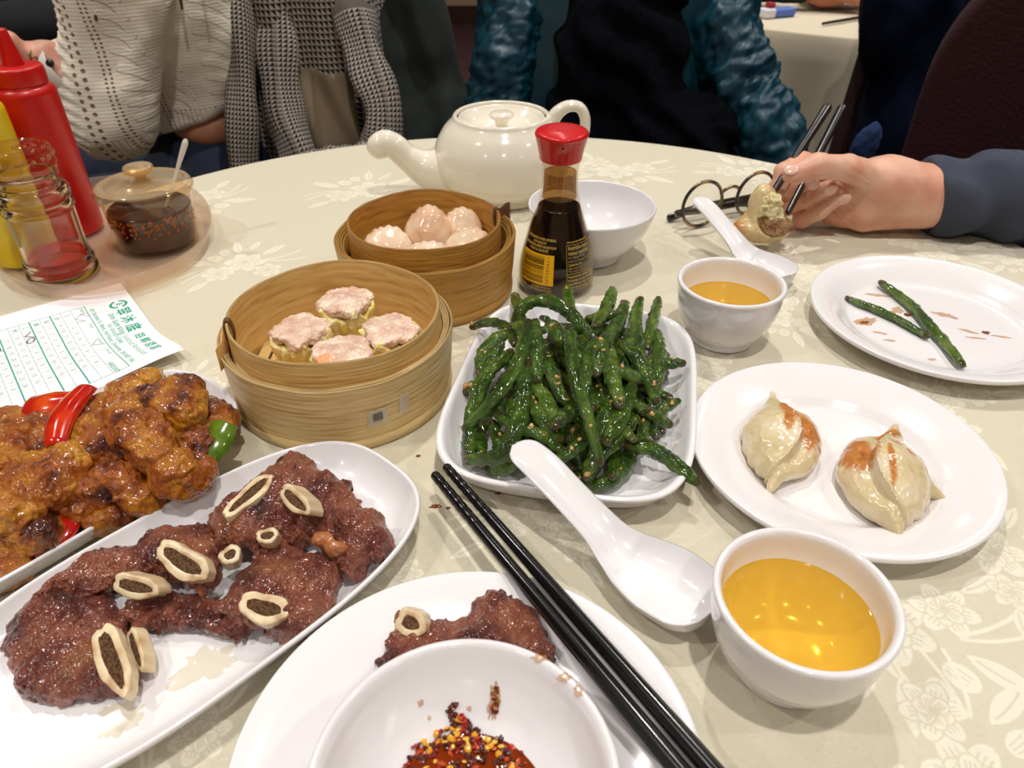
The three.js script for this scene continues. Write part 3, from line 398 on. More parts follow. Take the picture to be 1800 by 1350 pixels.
  const bean = (pts, r, k, label, group, brown = 0.5) => {
    const tone = rnd(-0.35, 0.3);
    const g = tube(pts, (t) => r * (0.42 + 0.58 * Math.pow(Math.sin(Math.PI * clamp(0.06 + 0.9 * t)), 0.5)), { seg: 64, rad: 18, flat: 0.85, twist: rnd(-2, 2), bump: (t, a, p, L) => 0.1 * Math.sin(t * L * 620 + k) * n3(t * 6, k, 1) + 0.3 * n3(Math.cos(a) * 1.4, Math.sin(a) * 1.4 + k, t * L * 220) + 0.16 * n3(Math.cos(a) * 4, Math.sin(a) * 4 + k, t * L * 420), col: (p, t, u) => { const a = u * 6.2832, n = n3(Math.cos(a) * 0.9 + k, Math.sin(a) * 0.9, t * 5 + k) + 0.5 * n3(Math.cos(a) * 3 + k, Math.sin(a) * 3, t * 26) + tone; let c = n > 0 ? mixc(mid, lite, clamp(n * 1.3)) : mixc(mid, dark, clamp(-n * 1.6)); const b = clamp((n3(Math.cos(a) * 1.5, Math.sin(a) * 1.5 + k * 2, t * 12) - 0.12) * 2.4) * brown + (t < 0.04 || t > 0.97 ? 0.7 : 0); return mixc(c, brn, clamp(b)); } });
    solo('green_bean', g, bm, label, 'green bean', [0, T, 0], 0, group);
  };
  reseed(77);
  const lab = 'blistered green bean in the heap on the square dish', grp = 'green beans heaped on the square dish';
  const own = { 0: 'green bean arched over the top of the bean heap', 26: 'green bean hanging out over the dish edge towards the dumpling plate', 27: 'dark green bean tip poking over the dish edge beside the teacup', 7: 'curved green bean reaching out of the heap towards the steamers' };
  // beans under the heap
  const inside = (x, z) => { const a = -0.2, X = (x - 0.042) * Math.cos(a) - (z + 0.398) * Math.sin(a), Z = (x - 0.042) * Math.sin(a) + (z + 0.398) * Math.cos(a); return Math.pow(Math.abs(X / 0.062), 4) + Math.pow(Math.abs(Z / 0.082), 4) < 1; };
  for (let k = 0; k < 84; k++) {
    let x, z, d, L; do { x = rnd(-0.02, 0.105); z = rnd(-0.465, -0.325); d = rnd(-0.7, 0.9) + (rnd() < 0.25 ? 1.4 : 0); L = rnd(0.024, 0.04); } while (!inside(x + Math.sin(d) * L, z + Math.cos(d) * L) || !inside(x - Math.sin(d) * L, z - Math.cos(d) * L));
    const q = Math.hypot((x - 0.042) / 0.062, (z + 0.4) / 0.085), y = 0.0095 + rnd(0, 1) * Math.max(0, 0.03 * (1 - q * q)), bend = rnd(-0.008, 0.008), tl = rnd(-0.05, 0.05);
    bean([-1, -0.4, 0.3, 1].map((s) => [x + Math.sin(d) * L * s + Math.cos(d) * bend * (1 - s * s), Math.max(0.009, y + tl * L * s), z + Math.cos(d) * L * s - Math.sin(d) * bend * (1 - s * s)]), rnd(0.0038, 0.0048), k * 3.7, lab, grp);
  }
  pile.forEach((p, k) => bean(p.map((q) => [q[0], q[1] - 0.0028, q[2]]), 0.0046 + 0.0006 * Math.sin(k * 5.1), 200 + k * 2.3, own[k] ?? lab, own[k] ? undefined : grp));
  // two beans left on the far plate
  bean([[0.3146, 0.0095, -0.5605], [0.3215, 0.0085, -0.5386], [0.325, 0.0085, -0.5158], [0.3246, 0.0085, -0.4925], [0.3253, 0.0085, -0.4671], [0.3228, 0.0095, -0.437]], 0.0044, 501, 'thicker, longer leftover green bean on the sauce-stained plate', undefined, 0.35);
  bean([[0.2774, 0.0082, -0.5361], [0.2887, 0.008, -0.5236], [0.3016, 0.008, -0.5076], [0.31, 0.0078, -0.4923], [0.3162, 0.0078, -0.4776]], 0.0035, 517, 'thinner, shorter leftover green bean on the sauce-stained plate', undefined, 0.5);
  // minced garlic sticking to the beans
  const bits = [], q = new THREE.Object3D(); reseed(12);
  for (let k = 0; k < 70; k++) { const p = pile[Math.floor(rnd(0, pile.length))], i = Math.floor(rnd(0, p.length - 1)), t = rnd(), g = new THREE.IcosahedronGeometry(rnd(0.0006, 0.0016), 1), ps = g.attributes.position; for (let v = 0; v < ps.count; v++) { const s = 1 + 0.5 * n3(ps.getX(v) * 900 + k, ps.getY(v) * 900, ps.getZ(v) * 900); ps.setXYZ(v, ps.getX(v) * s * 1.6, ps.getY(v) * s * 0.7, ps.getZ(v) * s); } q.position.set(lerp(p[i][0], p[i + 1][0], t) + rnd(-0.002, 0.002), lerp(p[i][1], p[i + 1][1], t) + 0.0007, lerp(p[i][2], p[i + 1][2], t) + rnd(-0.001, 0.003)); q.rotation.set(rnd(0, 6), rnd(0, 6), rnd(0, 6)); q.updateMatrix(); g.applyMatrix4(q.matrix); bits.push(g); }
  solo('minced_garlic', mergeGeometries(bits), phy(0xc79a5e, 0.3, { clearcoat: 0.4 }), 'minced fried garlic scattered over the green beans', 'garlic', [0, T, 0]).userData.kind = 'stuff';
}
// --- sauce stains on plates and cloth
{
  const p = onPlate('dinner_plate', 0.334, -0.5), y = T + 0.0046;
  [[0.2803, -0.5048, 0.009, 0.005, 0.4], [0.3054, -0.5479, 0.008, 0.0022, -0.2], [0.3173, -0.5457, 0.004, 0.0015, 0], [0.3139, -0.5227, 0.006, 0.004, 0.8], [0.3492, -0.5146, 0.008, 0.003, -0.5], [0.3561, -0.4897, 0.007, 0.0017, -0.6], [0.3563, -0.4805, 0.006, 0.0013, -0.2], [0.3767, -0.4823, 0.006, 0.0012, -0.3], [0.2855, -0.4878, 0.005, 0.0015, -0.4], [0.3088, -0.4511, 0.003, 0.0014, 0], [0.2888, -0.4769, 0.004, 0.0016, -0.3], [0.2978, -0.5657, 0.0025, 0.0022, 0]].forEach((s, k) => spot(p, 'sauce_stain', s[0], y, s[1], s[2], s[3], s[4], sauceM, k * 3.1, 0.0004));
  spot(p, 'sauce_stain', 0.3679, y, -0.4878, 0.0026, 0.002, 0, sauceD, 40, 0.0009); spot(p, 'sauce_stain', 0.3187, y, -0.5146, 0.0024, 0.0018, 0, sauceD, 43, 0.0014); spot(p, 'sauce_stain', 0.279, y, -0.503, 0.004, 0.0022, 0.3, sauceD, 47, 0.0006);
  const c = scene.getObjectByName('tablecloth');
  [[-0.0443, -0.3063, 0.003, 0.0016], [-0.0369, -0.3049, 0.0014, 0.0008], [-0.0109, -0.3199, 0.0016, 0.001], [-0.0084, -0.317, 0.0018, 0.0008], [-0.0285, -0.3338, 0.0012, 0.0008], [-0.0591, -0.3505, 0.0014, 0.001]].forEach((s, k) => spot(c, 'sauce_spot', s[0], T - 0.0006, s[1], s[2], s[3], 0.2, sauceD, k * 2.7 + 60, 0.0006));
  const r = onPlate('oval_platter', -0.153, -0.235);
  spot(r, 'meat_juice', -0.1415, T + 0.0037, -0.2001, 0.014, 0.009, 0.5, broth, 71, 0.0006); spot(r, 'meat_juice', -0.1713, T + 0.0037, -0.1752, 0.011, 0.009, 0.3, broth, 74, 0.0006);
  const d = scene.getObjectByName('square_dish'); [[0.119, -0.44], [0.112, -0.405], [0.106, -0.37], [0.1, -0.345], [-0.033, -0.36]].forEach(([x, z], k) => spot(d, 'soy_fleck', x, T + 0.0128 + (k === 4 ? 0.002 : 0), z, 0.0014, 0.0008, 1, sauceM, 80 + k, 0.0008));
}
// --- short ribs
const meatCol = (k) => { const a = rgb(0x783428), b = rgb(0xaa644a), c = rgb(0x3a1713), f = rgb(0xb87a4a); return (p) => { const n = fbm(p[0] * 55 + k, p[1] * 55, p[2] * 55, 3), s = n3(p[0] * 230 + p[2] * 120 + k, p[1] * 60, (p[2] - p[0]) * 60), q = n3(p[0] * 38 - k, p[1] * 38, p[2] * 38 + k); let o = mixc(a, b, clamp(0.45 + 1.6 * n + 0.6 * s)); o = mixc(o, f, clamp((q - 0.18) * 1.8) * 0.75); return mixc(o, c, clamp((-n - 0.12) * 2.4)); }; };
const ribM = phy(0xffffff, 0.28, { vertexColors: true, clearcoat: 0.85, clearcoatRoughness: 0.14, bumpMap: oilBump, bumpScale: 0.0024 });
const boneM = phy(0xffffff, 0.4, { vertexColors: true, clearcoat: 0.3, clearcoatRoughness: 0.25 }), marrowM = std(0xffffff, 0.6, { map: colTex(128, 128, (u, v) => mixc(hx(0xbb8c5c), hx(0x6c4024), clamp(0.42 + 1.8 * fbm(u * 16, v * 16, 3, 3)))), bumpMap: oilBump, bumpScale: 0.001 });
const ivory = rgb(0xe6d2ac), tan = rgb(0xb48a5c), boneCol = (p) => mixc(ivory, tan, clamp(0.12 + 1.7 * fbm(p[0] * 160, p[1] * 160, p[2] * 160, 3)));
function bone(parent, a, b, w, th, roll, pitch = 0) {   // a cut bone: ivory ring with porous marrow, cut face up
  const L = Math.hypot(b[0] - a[0], b[2] - a[2]), g = new THREE.Group(), o = superell(L / 2, w / 2, 2.3);
  const ring = part('bone', dish((t, i) => { const q = o(t, i), m = 1 + 0.06 * Math.sin(t * 3 + L * 900) + 0.05 * Math.sin(t * 5 + 1) + 0.02 * Math.sin(t * 11); return [q[0] * m, q[1] * m]; }, [[0.0611, -th], [0.0004, -th], [0, -th + 0.0008], [0, -0.0007], [0.0006, 0], [w * 0.24, 0.0001], [w * 0.27, -0.0004], [0.0611, -0.0009]], 48, 30, boneCol), boneM, parent, 'ivory cut bone');
  part('marrow', dish((t, i) => { const q = o(t, w * 0.24 + i), m = 1 + 0.06 * Math.sin(t * 3 + L * 900) + 0.05 * Math.sin(t * 8); return [q[0] * m, q[1] * m]; }, [[0, -0.001], [0.0002, -0.0003], [0.001, -0.0001], [0.0611, -0.0002]], 40, 40), marrowM, ring, 'brown porous marrow');
  ring.position.set((a[0] + b[0]) / 2, (a[1] + b[1]) / 2, (a[2] + b[2]) / 2); ring.rotation.order = 'YZX'; ring.rotation.set(roll, -Math.atan2(b[2] - a[2], b[0] - a[0]), pitch); return ring;
}
function ribSlab(name, poly, k, base, th, und, droop, label, group) {
  const xs = poly.map((p) => p[0]), zs = poly.map((p) => p[1]), cx = (Math.min(...xs) + Math.max(...xs)) / 2, cz = (Math.min(...zs) + Math.max(...zs)) / 2, P = poly.map((p) => [p[0] - cx, p[1] - cz]);
  const t = thing(name, label, 'meat', [cx, T, cz], 0, group);
  const f = (x, y, z) => { const d2 = poly2(x, z, P) + 0.0045 * fbm(x * 120 + k, 1, z * 120, 3), yc = base + und * fbm(x * 38 + k * 2, 5, z * 38, 2) - droop * Math.exp(Math.min(0, d2) / 0.009), dy = Math.abs(y - yc) - th / 2 * (1 + 0.35 * n3(x * 60, k, z * 60)); const d = smax(d2, dy, 0.0032); return d > 0.006 ? d * 0.8 : (d + 0.0022 * fbm(x * 120, y * 120 + k, z * 120, 2) + 0.0012 * n3(x * 330 + z * 150, y * 300, (z - x) * 110 + k) + 0.0009 * n3(x * 560, y * 560, z * 560 + k)) * 0.72; };
  part('meat_slice', net(f, [Math.min(...xs) - cx - 0.006, base - und - droop - th - 0.004, Math.min(...zs) - cz - 0.006], [Math.max(...xs) - cx + 0.006, base + und + th + 0.004, Math.max(...zs) - cz + 0.006], 0.0009, { col: meatCol(k) }), ribM, t);
  t.userData.put = (a, b, w, h, roll, pitch) => bone(t, [a[0] - cx, a[1], a[2] - cz], [b[0] - cx, b[1], b[2] - cz], w, h, roll, pitch); return t;
}
{
  const grp = undefined;
  const C = ribSlab('short_rib', [[-0.1917, -0.2252], [-0.1838, -0.2364], [-0.1608, -0.2353], [-0.1395, -0.2302], [-0.1247, -0.2178], [-0.126, -0.2109], [-0.1541, -0.2165], [-0.1793, -0.2152]], 3, 0.0095, 0.007, 0.002, 0.001, 'flat dark rib strip lying lowest in the middle of the rib platter', grp);
  const A = ribSlab('short_rib', [[-0.2377, -0.2079], [-0.2396, -0.2267], [-0.2362, -0.2355], [-0.2204, -0.2425], [-0.2102, -0.2461], [-0.1926, -0.2287], [-0.1771, -0.2095], [-0.166, -0.1896], [-0.1778, -0.183], [-0.1968, -0.1787], [-0.2173, -0.1849]], 1, 0.0155, 0.0095, 0.006, 0.007, 'broad fibrous short rib slice with a long standing bone at its edge', grp);
  const B = ribSlab('short_rib', [[-0.231, -0.2282], [-0.2263, -0.2386], [-0.2196, -0.2531], [-0.1955, -0.2595], [-0.1863, -0.2694], [-0.168, -0.2754], [-0.1628, -0.2756], [-0.1501, -0.2578], [-0.1443, -0.2395], [-0.1515, -0.2319], [-0.1762, -0.2423], [-0.193, -0.2388], [-0.2108, -0.2292]], 2, 0.0245, 0.009, 0.007, 0.009, 'long short rib slice along the chicken platter side with slanted oval bones', grp);
  const E = ribSlab('short_rib', [[-0.1428, -0.2225], [-0.1403, -0.2369], [-0.1324, -0.2483], [-0.1332, -0.2615], [-0.1186, -0.2642], [-0.0992, -0.2565], [-0.0883, -0.2483], [-0.0866, -0.2369], [-0.0867, -0.2234], [-0.0896, -0.2138], [-0.099, -0.2065], [-0.1107, -0.2095], [-0.1279, -0.216]], 5, 0.0185, 0.0115, 0.008, 0.007, 'folded curled short rib slice at the plate side of the rib platter', grp);
  const D = ribSlab('short_rib', [[-0.1634, -0.2783], [-0.1595, -0.2942], [-0.1489, -0.308], [-0.1366, -0.3166], [-0.1345, -0.3265], [-0.1263, -0.3305], [-0.1148, -0.3205], [-0.1079, -0.3094], [-0.0916, -0.3042], [-0.0839, -0.2925], [-0.0798, -0.2825], [-0.0692, -0.2762], [-0.0625, -0.2657], [-0.0646, -0.2519], [-0.075, -0.246], [-0.084, -0.2434], [-0.0938, -0.2534], [-0.1056, -0.2681], [-0.1236, -0.2583], [-0.144, -0.2594], [-0.1555, -0.261]], 4, 0.0265, 0.0105, 0.009, 0.012, 'largest short rib slice, at the steamer end of the platter, with two bones', grp);
  A.userData.put([-0.1878, 0.0235, -0.2072], [-0.1652, 0.0185, -0.1775], 0.0135, 0.007, 0.3, -0.15); A.userData.put([-0.1782, 0.0165, -0.2108], [-0.165, 0.0135, -0.1915], 0.008, 0.007, 0.75, -0.1);
  B.userData.put([-0.1735, 0.0335, -0.2462], [-0.1455, 0.028, -0.231], 0.014, 0.008, 0.55, -0.15); B.userData.put([-0.1895, 0.029, -0.2285], [-0.1667, 0.0265, -0.2235], 0.011, 0.012, 0.75, -0.05);
  D.userData.put([-0.1478, 0.0315, -0.2683], [-0.1302, 0.035, -0.2961], 0.0115, 0.006, 0.1, 0.1); D.userData.put([-0.1215, 0.0385, -0.282], [-0.1039, 0.0345, -0.2664], 0.0105, 0.012, 0.75, -0.1);
  E.userData.put([-0.1272, 0.0262, -0.2195], [-0.1031, 0.0238, -0.2132], 0.014, 0.006, 0.35, -0.05); E.userData.put([-0.1411, 0.03, -0.2392], [-0.1335, 0.032, -0.2464], 0.009, 0.014, 0.5, 0.15); E.userData.put([-0.127, 0.0325, -0.252], [-0.1164, 0.0335, -0.2545], 0.008, 0.011, 0.5, 0);
  for (const q of [A, B, C, D, E]) delete q.userData.put;
  const F = ribSlab('short_rib', [[-0.0601, -0.1962], [-0.0556, -0.2105], [-0.0541, -0.2196], [-0.0403, -0.2168], [-0.0268, -0.2149], [-0.0188, -0.2298], [-0.0084, -0.2349], [0.0055, -0.2278], [0.014, -0.2168], [0.0193, -0.1991], [0.008, -0.188], [-0.02, -0.184], [-0.045, -0.187]], 7, 0.0185, 0.0085, 0.003, 0.006, 'single short rib slice on the plate under the sauce bowl');
  F.userData.put([-0.0535, 0.0235, -0.2125], [-0.0395, 0.0225, -0.206], 0.0125, 0.01, 0.7, 0); delete F.userData.put;
  const fat = solo('fat_scrap', net((x, y, z) => smin(ell(x, y, z, [-0.004, 0, -0.002], [0.006, 0.004, 0.0045]), ell(x, y, z, [0.004, -0.001, 0.003], [0.006, 0.004, 0.004]), 0.003) + 0.0014 * fbm(x * 200, y * 200, z * 200, 2), [-0.013, -0.007, -0.01], [0.013, 0.007, 0.01], 0.0007), phy(0xa9693f, 0.25, { clearcoat: 0.5 }), 'browned fat scrap between two rib slices', 'meat', [-0.0915, T + 0.027, -0.254]);
}
// --- glazed fried chicken and peppers
{
  const pieces = [
    [[[-0.2275, 0.045, -0.3742], [-0.2337, 0.046, -0.3648], [-0.2428, 0.042, -0.3616]], 0.0095, 'smooth battered chicken strip at the far end of the chicken heap'],
    [[[-0.2329, 0.044, -0.3471], [-0.215, 0.054, -0.347], [-0.2009, 0.055, -0.3391], [-0.1914, 0.054, -0.3389], [-0.1968, 0.054, -0.3537]], 0.0125, 'topmost glazed chicken piece with charred crust on the heap'],
    [[[-0.219, 0.054, -0.331], [-0.206, 0.056, -0.3148], [-0.1951, 0.054, -0.3044], [-0.1867, 0.046, -0.2958], [-0.1812, 0.042, -0.2948], [-0.1784, 0.038, -0.302]], 0.0125, 'long glazed chicken wing ending in a round bone knob'],
    [[[-0.1937, 0.036, -0.3576], [-0.1833, 0.036, -0.3542], [-0.1779, 0.03, -0.3552], [-0.1813, 0.036, -0.3303], [-0.1879, 0.042, -0.3261], [-0.1824, 0.034, -0.3236]], 0.0105, 'lumpy glazed chicken piece beside the green pepper by the steamer'],
    [[[-0.2484, 0.044, -0.3504], [-0.2499, 0.046, -0.3381], [-0.2452, 0.044, -0.3207], [-0.2353, 0.048, -0.3247], [-0.2275, 0.046, -0.3124], [-0.2361, 0.042, -0.31], [-0.2187, 0.044, -0.3119]], 0.0105, 'knobbly glazed chicken piece right beside the upright red pepper strip'],
    [[[-0.2335, 0.03, -0.2841], [-0.2284, 0.034, -0.2877], [-0.2193, 0.04, -0.2917], [-0.2114, 0.04, -0.2944], [-0.2043, 0.034, -0.2903], [-0.1987, 0.03, -0.2892]], 0.0105, 'glazed chicken wing bent along the rim next to the rib platter'],
    [[[-0.2227, 0.022, -0.2783], [-0.2153, 0.024, -0.2813], [-0.2112, 0.022, -0.2871]], 0.0075, 'small glazed chicken nugget at the rim under the bent wing'],
    [[[-0.2914, 0.04, -0.3347], [-0.2855, 0.042, -0.3201], [-0.2732, 0.042, -0.3114], [-0.2993, 0.036, -0.346]], 0.0125, 'glazed chicken piece beside the flat red pepper, near the order slip'],
    [[[-0.2779, 0.042, -0.3291], [-0.2688, 0.044, -0.3297], [-0.2625, 0.046, -0.3153], [-0.2594, 0.044, -0.3207]], 0.01, 'glazed chicken piece leaning on the foot of the red pepper strip'],
    [[[-0.2551, 0.046, -0.2958], [-0.2429, 0.046, -0.2985], [-0.2387, 0.044, -0.294], [-0.2443, 0.046, -0.2852], [-0.2566, 0.046, -0.2852]], 0.013, 'plump golden chicken piece with several bumps in mid heap'],
    [[[-0.2556, 0.044, -0.2723], [-0.2495, 0.042, -0.2707], [-0.2565, 0.04, -0.2679]], 0.0115, 'round golden chicken ball above the small nugget'],
    [[[-0.2526, 0.028, -0.263], [-0.2428, 0.032, -0.2605], [-0.2412, 0.03, -0.2658]], 0.0085, 'small dark chicken ball beside the lower red pepper strip'],
    [[[-0.2607, 0.022, -0.2594], [-0.2556, 0.02, -0.2533], [-0.2592, 0.018, -0.2506]], 0.0105, 'pale yellow battered chicken piece lying low at the platter rim'],
    [[[-0.2713, 0.046, -0.2958], [-0.2796, 0.042, -0.2948], [-0.2725, 0.04, -0.284]], 0.0135, 'glazed chicken piece left of the plump golden one', 1],
    [[[-0.2405, 0.036, -0.2882], [-0.2438, 0.034, -0.2826], [-0.2482, 0.038, -0.2835]], 0.0095, 'small chicken lump wedged under the plump golden piece'],
    [[[-0.225, 0.026, -0.335], [-0.205, 0.026, -0.325], [-0.235, 0.024, -0.315], [-0.215, 0.022, -0.305]], 0.014, 'chicken piece buried under the heap beneath the long wing'],
    [[[-0.275, 0.026, -0.31], [-0.255, 0.026, -0.3], [-0.285, 0.026, -0.29], [-0.265, 0.022, -0.275], [-0.262, 0.026, -0.325]], 0.015, 'chicken piece buried under the heap beside the pepper strips'],
    [[[-0.31, 0.03, -0.31], [-0.325, 0.03, -0.29], [-0.305, 0.028, -0.275], [-0.335, 0.026, -0.265]], 0.014, 'chicken piece at the hidden end of the chicken platter']];
  const g1 = rgb(0xa6560e), g2 = rgb(0x7c3206), g3 = rgb(0x421606), g4 = rgb(0xd08c20);
  const cm = phy(0xffffff, 0.24, { vertexColors: true, clearcoat: 1, clearcoatRoughness: 0.07, bumpMap: oilBump, bumpScale: 0.0011 });
  pieces.forEach(([pts, r, label], k) => {
    reseed(300 + k); const B = pts.map((p, i) => ({ c: [p[0], p[1] - r * 0.75, p[2]], r: r * (0.85 + 0.35 * rnd()) })), [lo, hi] = bbox(B.map((b) => b.c), r * 1.7), c = lo.map((v, i) => (v + hi[i]) / 2); c[1] = 0;
    const f = (x, y, z) => { let d = 1; for (let i = 0; i < B.length; i++) { const b = B[i]; d = smin(d, Math.hypot(x - b.c[0], (y - b.c[1]) * 1.08, z - b.c[2]) - b.r, 0.007); if (i) d = smin(d, cap(x, y, z, B[i - 1].c, b.c, B[i - 1].r * 0.7, b.r * 0.7), 0.005); } return d > 0.008 ? d : (d + 0.0042 * fbm(x * 95 + k * 3, y * 95, z * 95, 2) + 0.0013 * n3(x * 330 + k, y * 330, z * 330)) * 0.75; };
    const pale = /pale|golden|smooth/.test(label) ? 0.35 : 0, ch = /char|dark/.test(label) ? 0.3 : 0.08;
    solo('fried_chicken', net(f, lo, hi, 0.0011, { col: (p) => { const n = fbm(p[0] * 60 + k * 5, p[1] * 60, p[2] * 60, 3) + pale * 0.4, s = n3(p[0] * 170, p[1] * 170 + k, p[2] * 170); let o = n > 0 ? mixc(g1, g4, clamp(n * 2 + 0.3 * s)) : mixc(g1, g2, clamp(-n * 3)); return mixc(o, g3, clamp((-n - 0.16 + ch + 0.15 * s) * 2.4)); }, offset: [-c[0], 0, -c[2]] }), cm, label, 'chicken', [c[0], T, c[2]]);
  });
  // pepper pieces: curved thick strips
  const pep = (name, pts, w, col, col2, label) => {
    const cv = new THREE.CatmullRomCurve3(pts.map((p) => new THREE.Vector3(...p))), up = new THREE.Vector3(0, 1, 0);
    const mid = (u, v) => { const p = cv.getPointAt(u), t = cv.getTangentAt(u), s = t.clone().cross(up).normalize(), n = s.clone().cross(t), e = 2 * v - 1, W = w * (0.55 + 0.45 * Math.sin(Math.PI * (0.15 + 0.75 * u))); p.addScaledVector(s, e * W).addScaledVector(n, -e * e * W * 0.45); return [p.x, p.y, p.z]; };
    const c = mid(0.5, 0.5), A = rgb(col), Bc = rgb(col2), g = sheet(28, 12, mid, 0.0032, { col: (p) => mixc(A, Bc, clamp(0.3 + 1.4 * fbm(p[0] * 90, p[1] * 90, p[2] * 90, 2))) }); g.translate(-c[0], 0, -c[2]);
    solo(name, g, phy(0xffffff, 0.16, { vertexColors: true, clearcoat: 0.9, clearcoatRoughness: 0.06 }), label, 'pepper', [c[0], T, c[2]]);
  };
  pep('red_pepper', [[-0.2885, 0.042, -0.352], [-0.275, 0.046, -0.3486], [-0.263, 0.046, -0.3501]], 0.0115, 0xc22410, 0xe2571a, 'flat red pepper wedge behind the chicken next to the order slip');
  pep('red_pepper', [[-0.2518, 0.052, -0.3544], [-0.2535, 0.0525, -0.3393], [-0.2522, 0.0525, -0.3223], [-0.2475, 0.049, -0.3044]], 0.0075, 0xb81408, 0xd83a10, 'upright red pepper strip crossing the chicken heap');
  pep('red_pepper', [[-0.2359, 0.026, -0.2815], [-0.2351, 0.022, -0.267], [-0.2472, 0.017, -0.2574]], 0.0068, 0xb01008, 0xd02410, 'red pepper strip lying low at the rim next to the ribs');
  pep('green_pepper', [[-0.1713, 0.036, -0.3404], [-0.1745, 0.034, -0.3275], [-0.1783, 0.027, -0.3139]], 0.0115, 0x4a6a14, 0x7c9230, 'green pepper piece at the platter end facing the pale steamer');
  pep('green_pepper', [[-0.2415, 0.037, -0.3008], [-0.2352, 0.038, -0.305], [-0.2292, 0.036, -0.308]], 0.006, 0x33520c, 0x5d7a1c, 'green pepper scrap half hidden between chicken pieces');
}
// --- pan-fried dumplings
{
  const d0 = rgb(0xdcc8a0), d1 = rgb(0xe8dabe), d2 = rgb(0xcab888), br = rgb(0xbf7016), bd = rgb(0x8a480a);
  const dm = phy(0xffffff, 0.24, { vertexColors: true, clearcoat: 0.6, clearcoatRoughness: 0.12 });
  // body along z; seam runs over the top; the -x half folds over the +x half in a small ledge
  const dump = (x, z, turn, k, s, brown, flip, tail, label) => {
    const seamX = (Z) => 0.001 + 0.006 * Math.sin(Z * 58 + 0.4 + k * 0.3) - 90 * Z * Z * 0.09;
    const f = (X0, Y, Z) => { const X = X0 * flip, sx = seamX(Z), e = X - sx, w = Z / 0.036; let d = ell(X, Y, Z, [-0.001, 0.0075, 0], [0.0248 - 0.003 * w * w, 0.0185 + 0.001 * Math.cos(Z * 90), 0.0365]);
      d += e > 0 ? 0.0034 * sst(0, 0.0012, e) + 0.0026 * Math.exp(-((e / 0.006) ** 2)) : -0.0014 * Math.exp(-((e / 0.0022) ** 2));
      d = smin(d, cap(X, Y, Z, [seamX(-0.03), 0.013, -0.031], [seamX(-0.03) - 0.0015, 0.0155, -0.0395], 0.0052, 0.0016), 0.006); d = smin(d, cap(X, Y, Z, [seamX(0.03), 0.0105, 0.03], [seamX(0.03) - 0.003, 0.004, 0.0425], 0.0058, 0.0018), 0.007);
      if (tail) d = smin(d, cap(X, Y, Z, [-0.02, 0.008, -0.004], [-0.034, 0.0035, 0.003], 0.005, 0.0015), 0.005);
      d += 0.0006 * Math.sin(Math.atan2(Z, e) * 15 + k) * sst(0.01, 0.024, Math.hypot(e, Z)) * sst(0.018, 0.008, Y) * (e < 0 ? 1 : 0.4) + 0.0017 * fbm(X * 60 + k, Y * 60, Z * 60, 2) + 0.0004 * n3(X * 300, Y * 300, Z * 300); return smax(d, -Y, 0.003) * 0.8; };
    const col = (p) => { const X = p[0] * flip, sx = seamX(p[2]), n = fbm(p[0] * 50 + k, p[1] * 50, p[2] * 50, 2); let c = mixc(d0, n > 0 ? d1 : d2, clamp(Math.abs(n) * 2)); const g = n3(p[0] * 380, p[1] * 380, p[2] * 380 + k) * 0.5 + n3(p[0] * 150 + k, p[1] * 150, p[2] * 150) * 0.6; let b = 0; for (const [bx, bz, rx, rz] of brown) { const q = Math.hypot((X - bx) / rx, (p[2] - bz) / rz); b = Math.max(b, sst(1.1, 0.72, q + g * 0.45)); } if (p[1] < 0.006) b = 0; c = mixc(c, br, b * 0.9); return mixc(c, bd, b * clamp(g * 1.1)); };
    const m = solo('pan_fried_dumpling', net(f, [-0.042, -0.001, -0.043], [0.042, 0.032, 0.045], 0.0009, { col }), dm, label, 'dumpling', [x, T + 0.0044, z], turn); m.scale.setScalar(s);
  };
  dump(0.169, -0.3475, -0.36, 1, 1, [[-0.003, -0.02, 0.006, 0.015], [-0.002, -0.004, 0.004, 0.012], [0.0115, -0.006, 0.009, 0.02]], 1, 0, 'pan-fried dumpling with a crisp brown side patch, on the side of the bean dish');
  dump(0.2125, -0.3165, -0.28, 2, 1.06, [[0.012, -0.006, 0.0085, 0.0175], [-0.004, -0.028, 0.009, 0.008], [-0.009, -0.014, 0.005, 0.004], [-0.014, -0.008, 0.0035, 0.003], [-0.002, 0.006, 0.0022, 0.016]], -1, 1, 'pan-fried dumpling with a long pinched seam and trailing flap, nearer the front teacup');
}
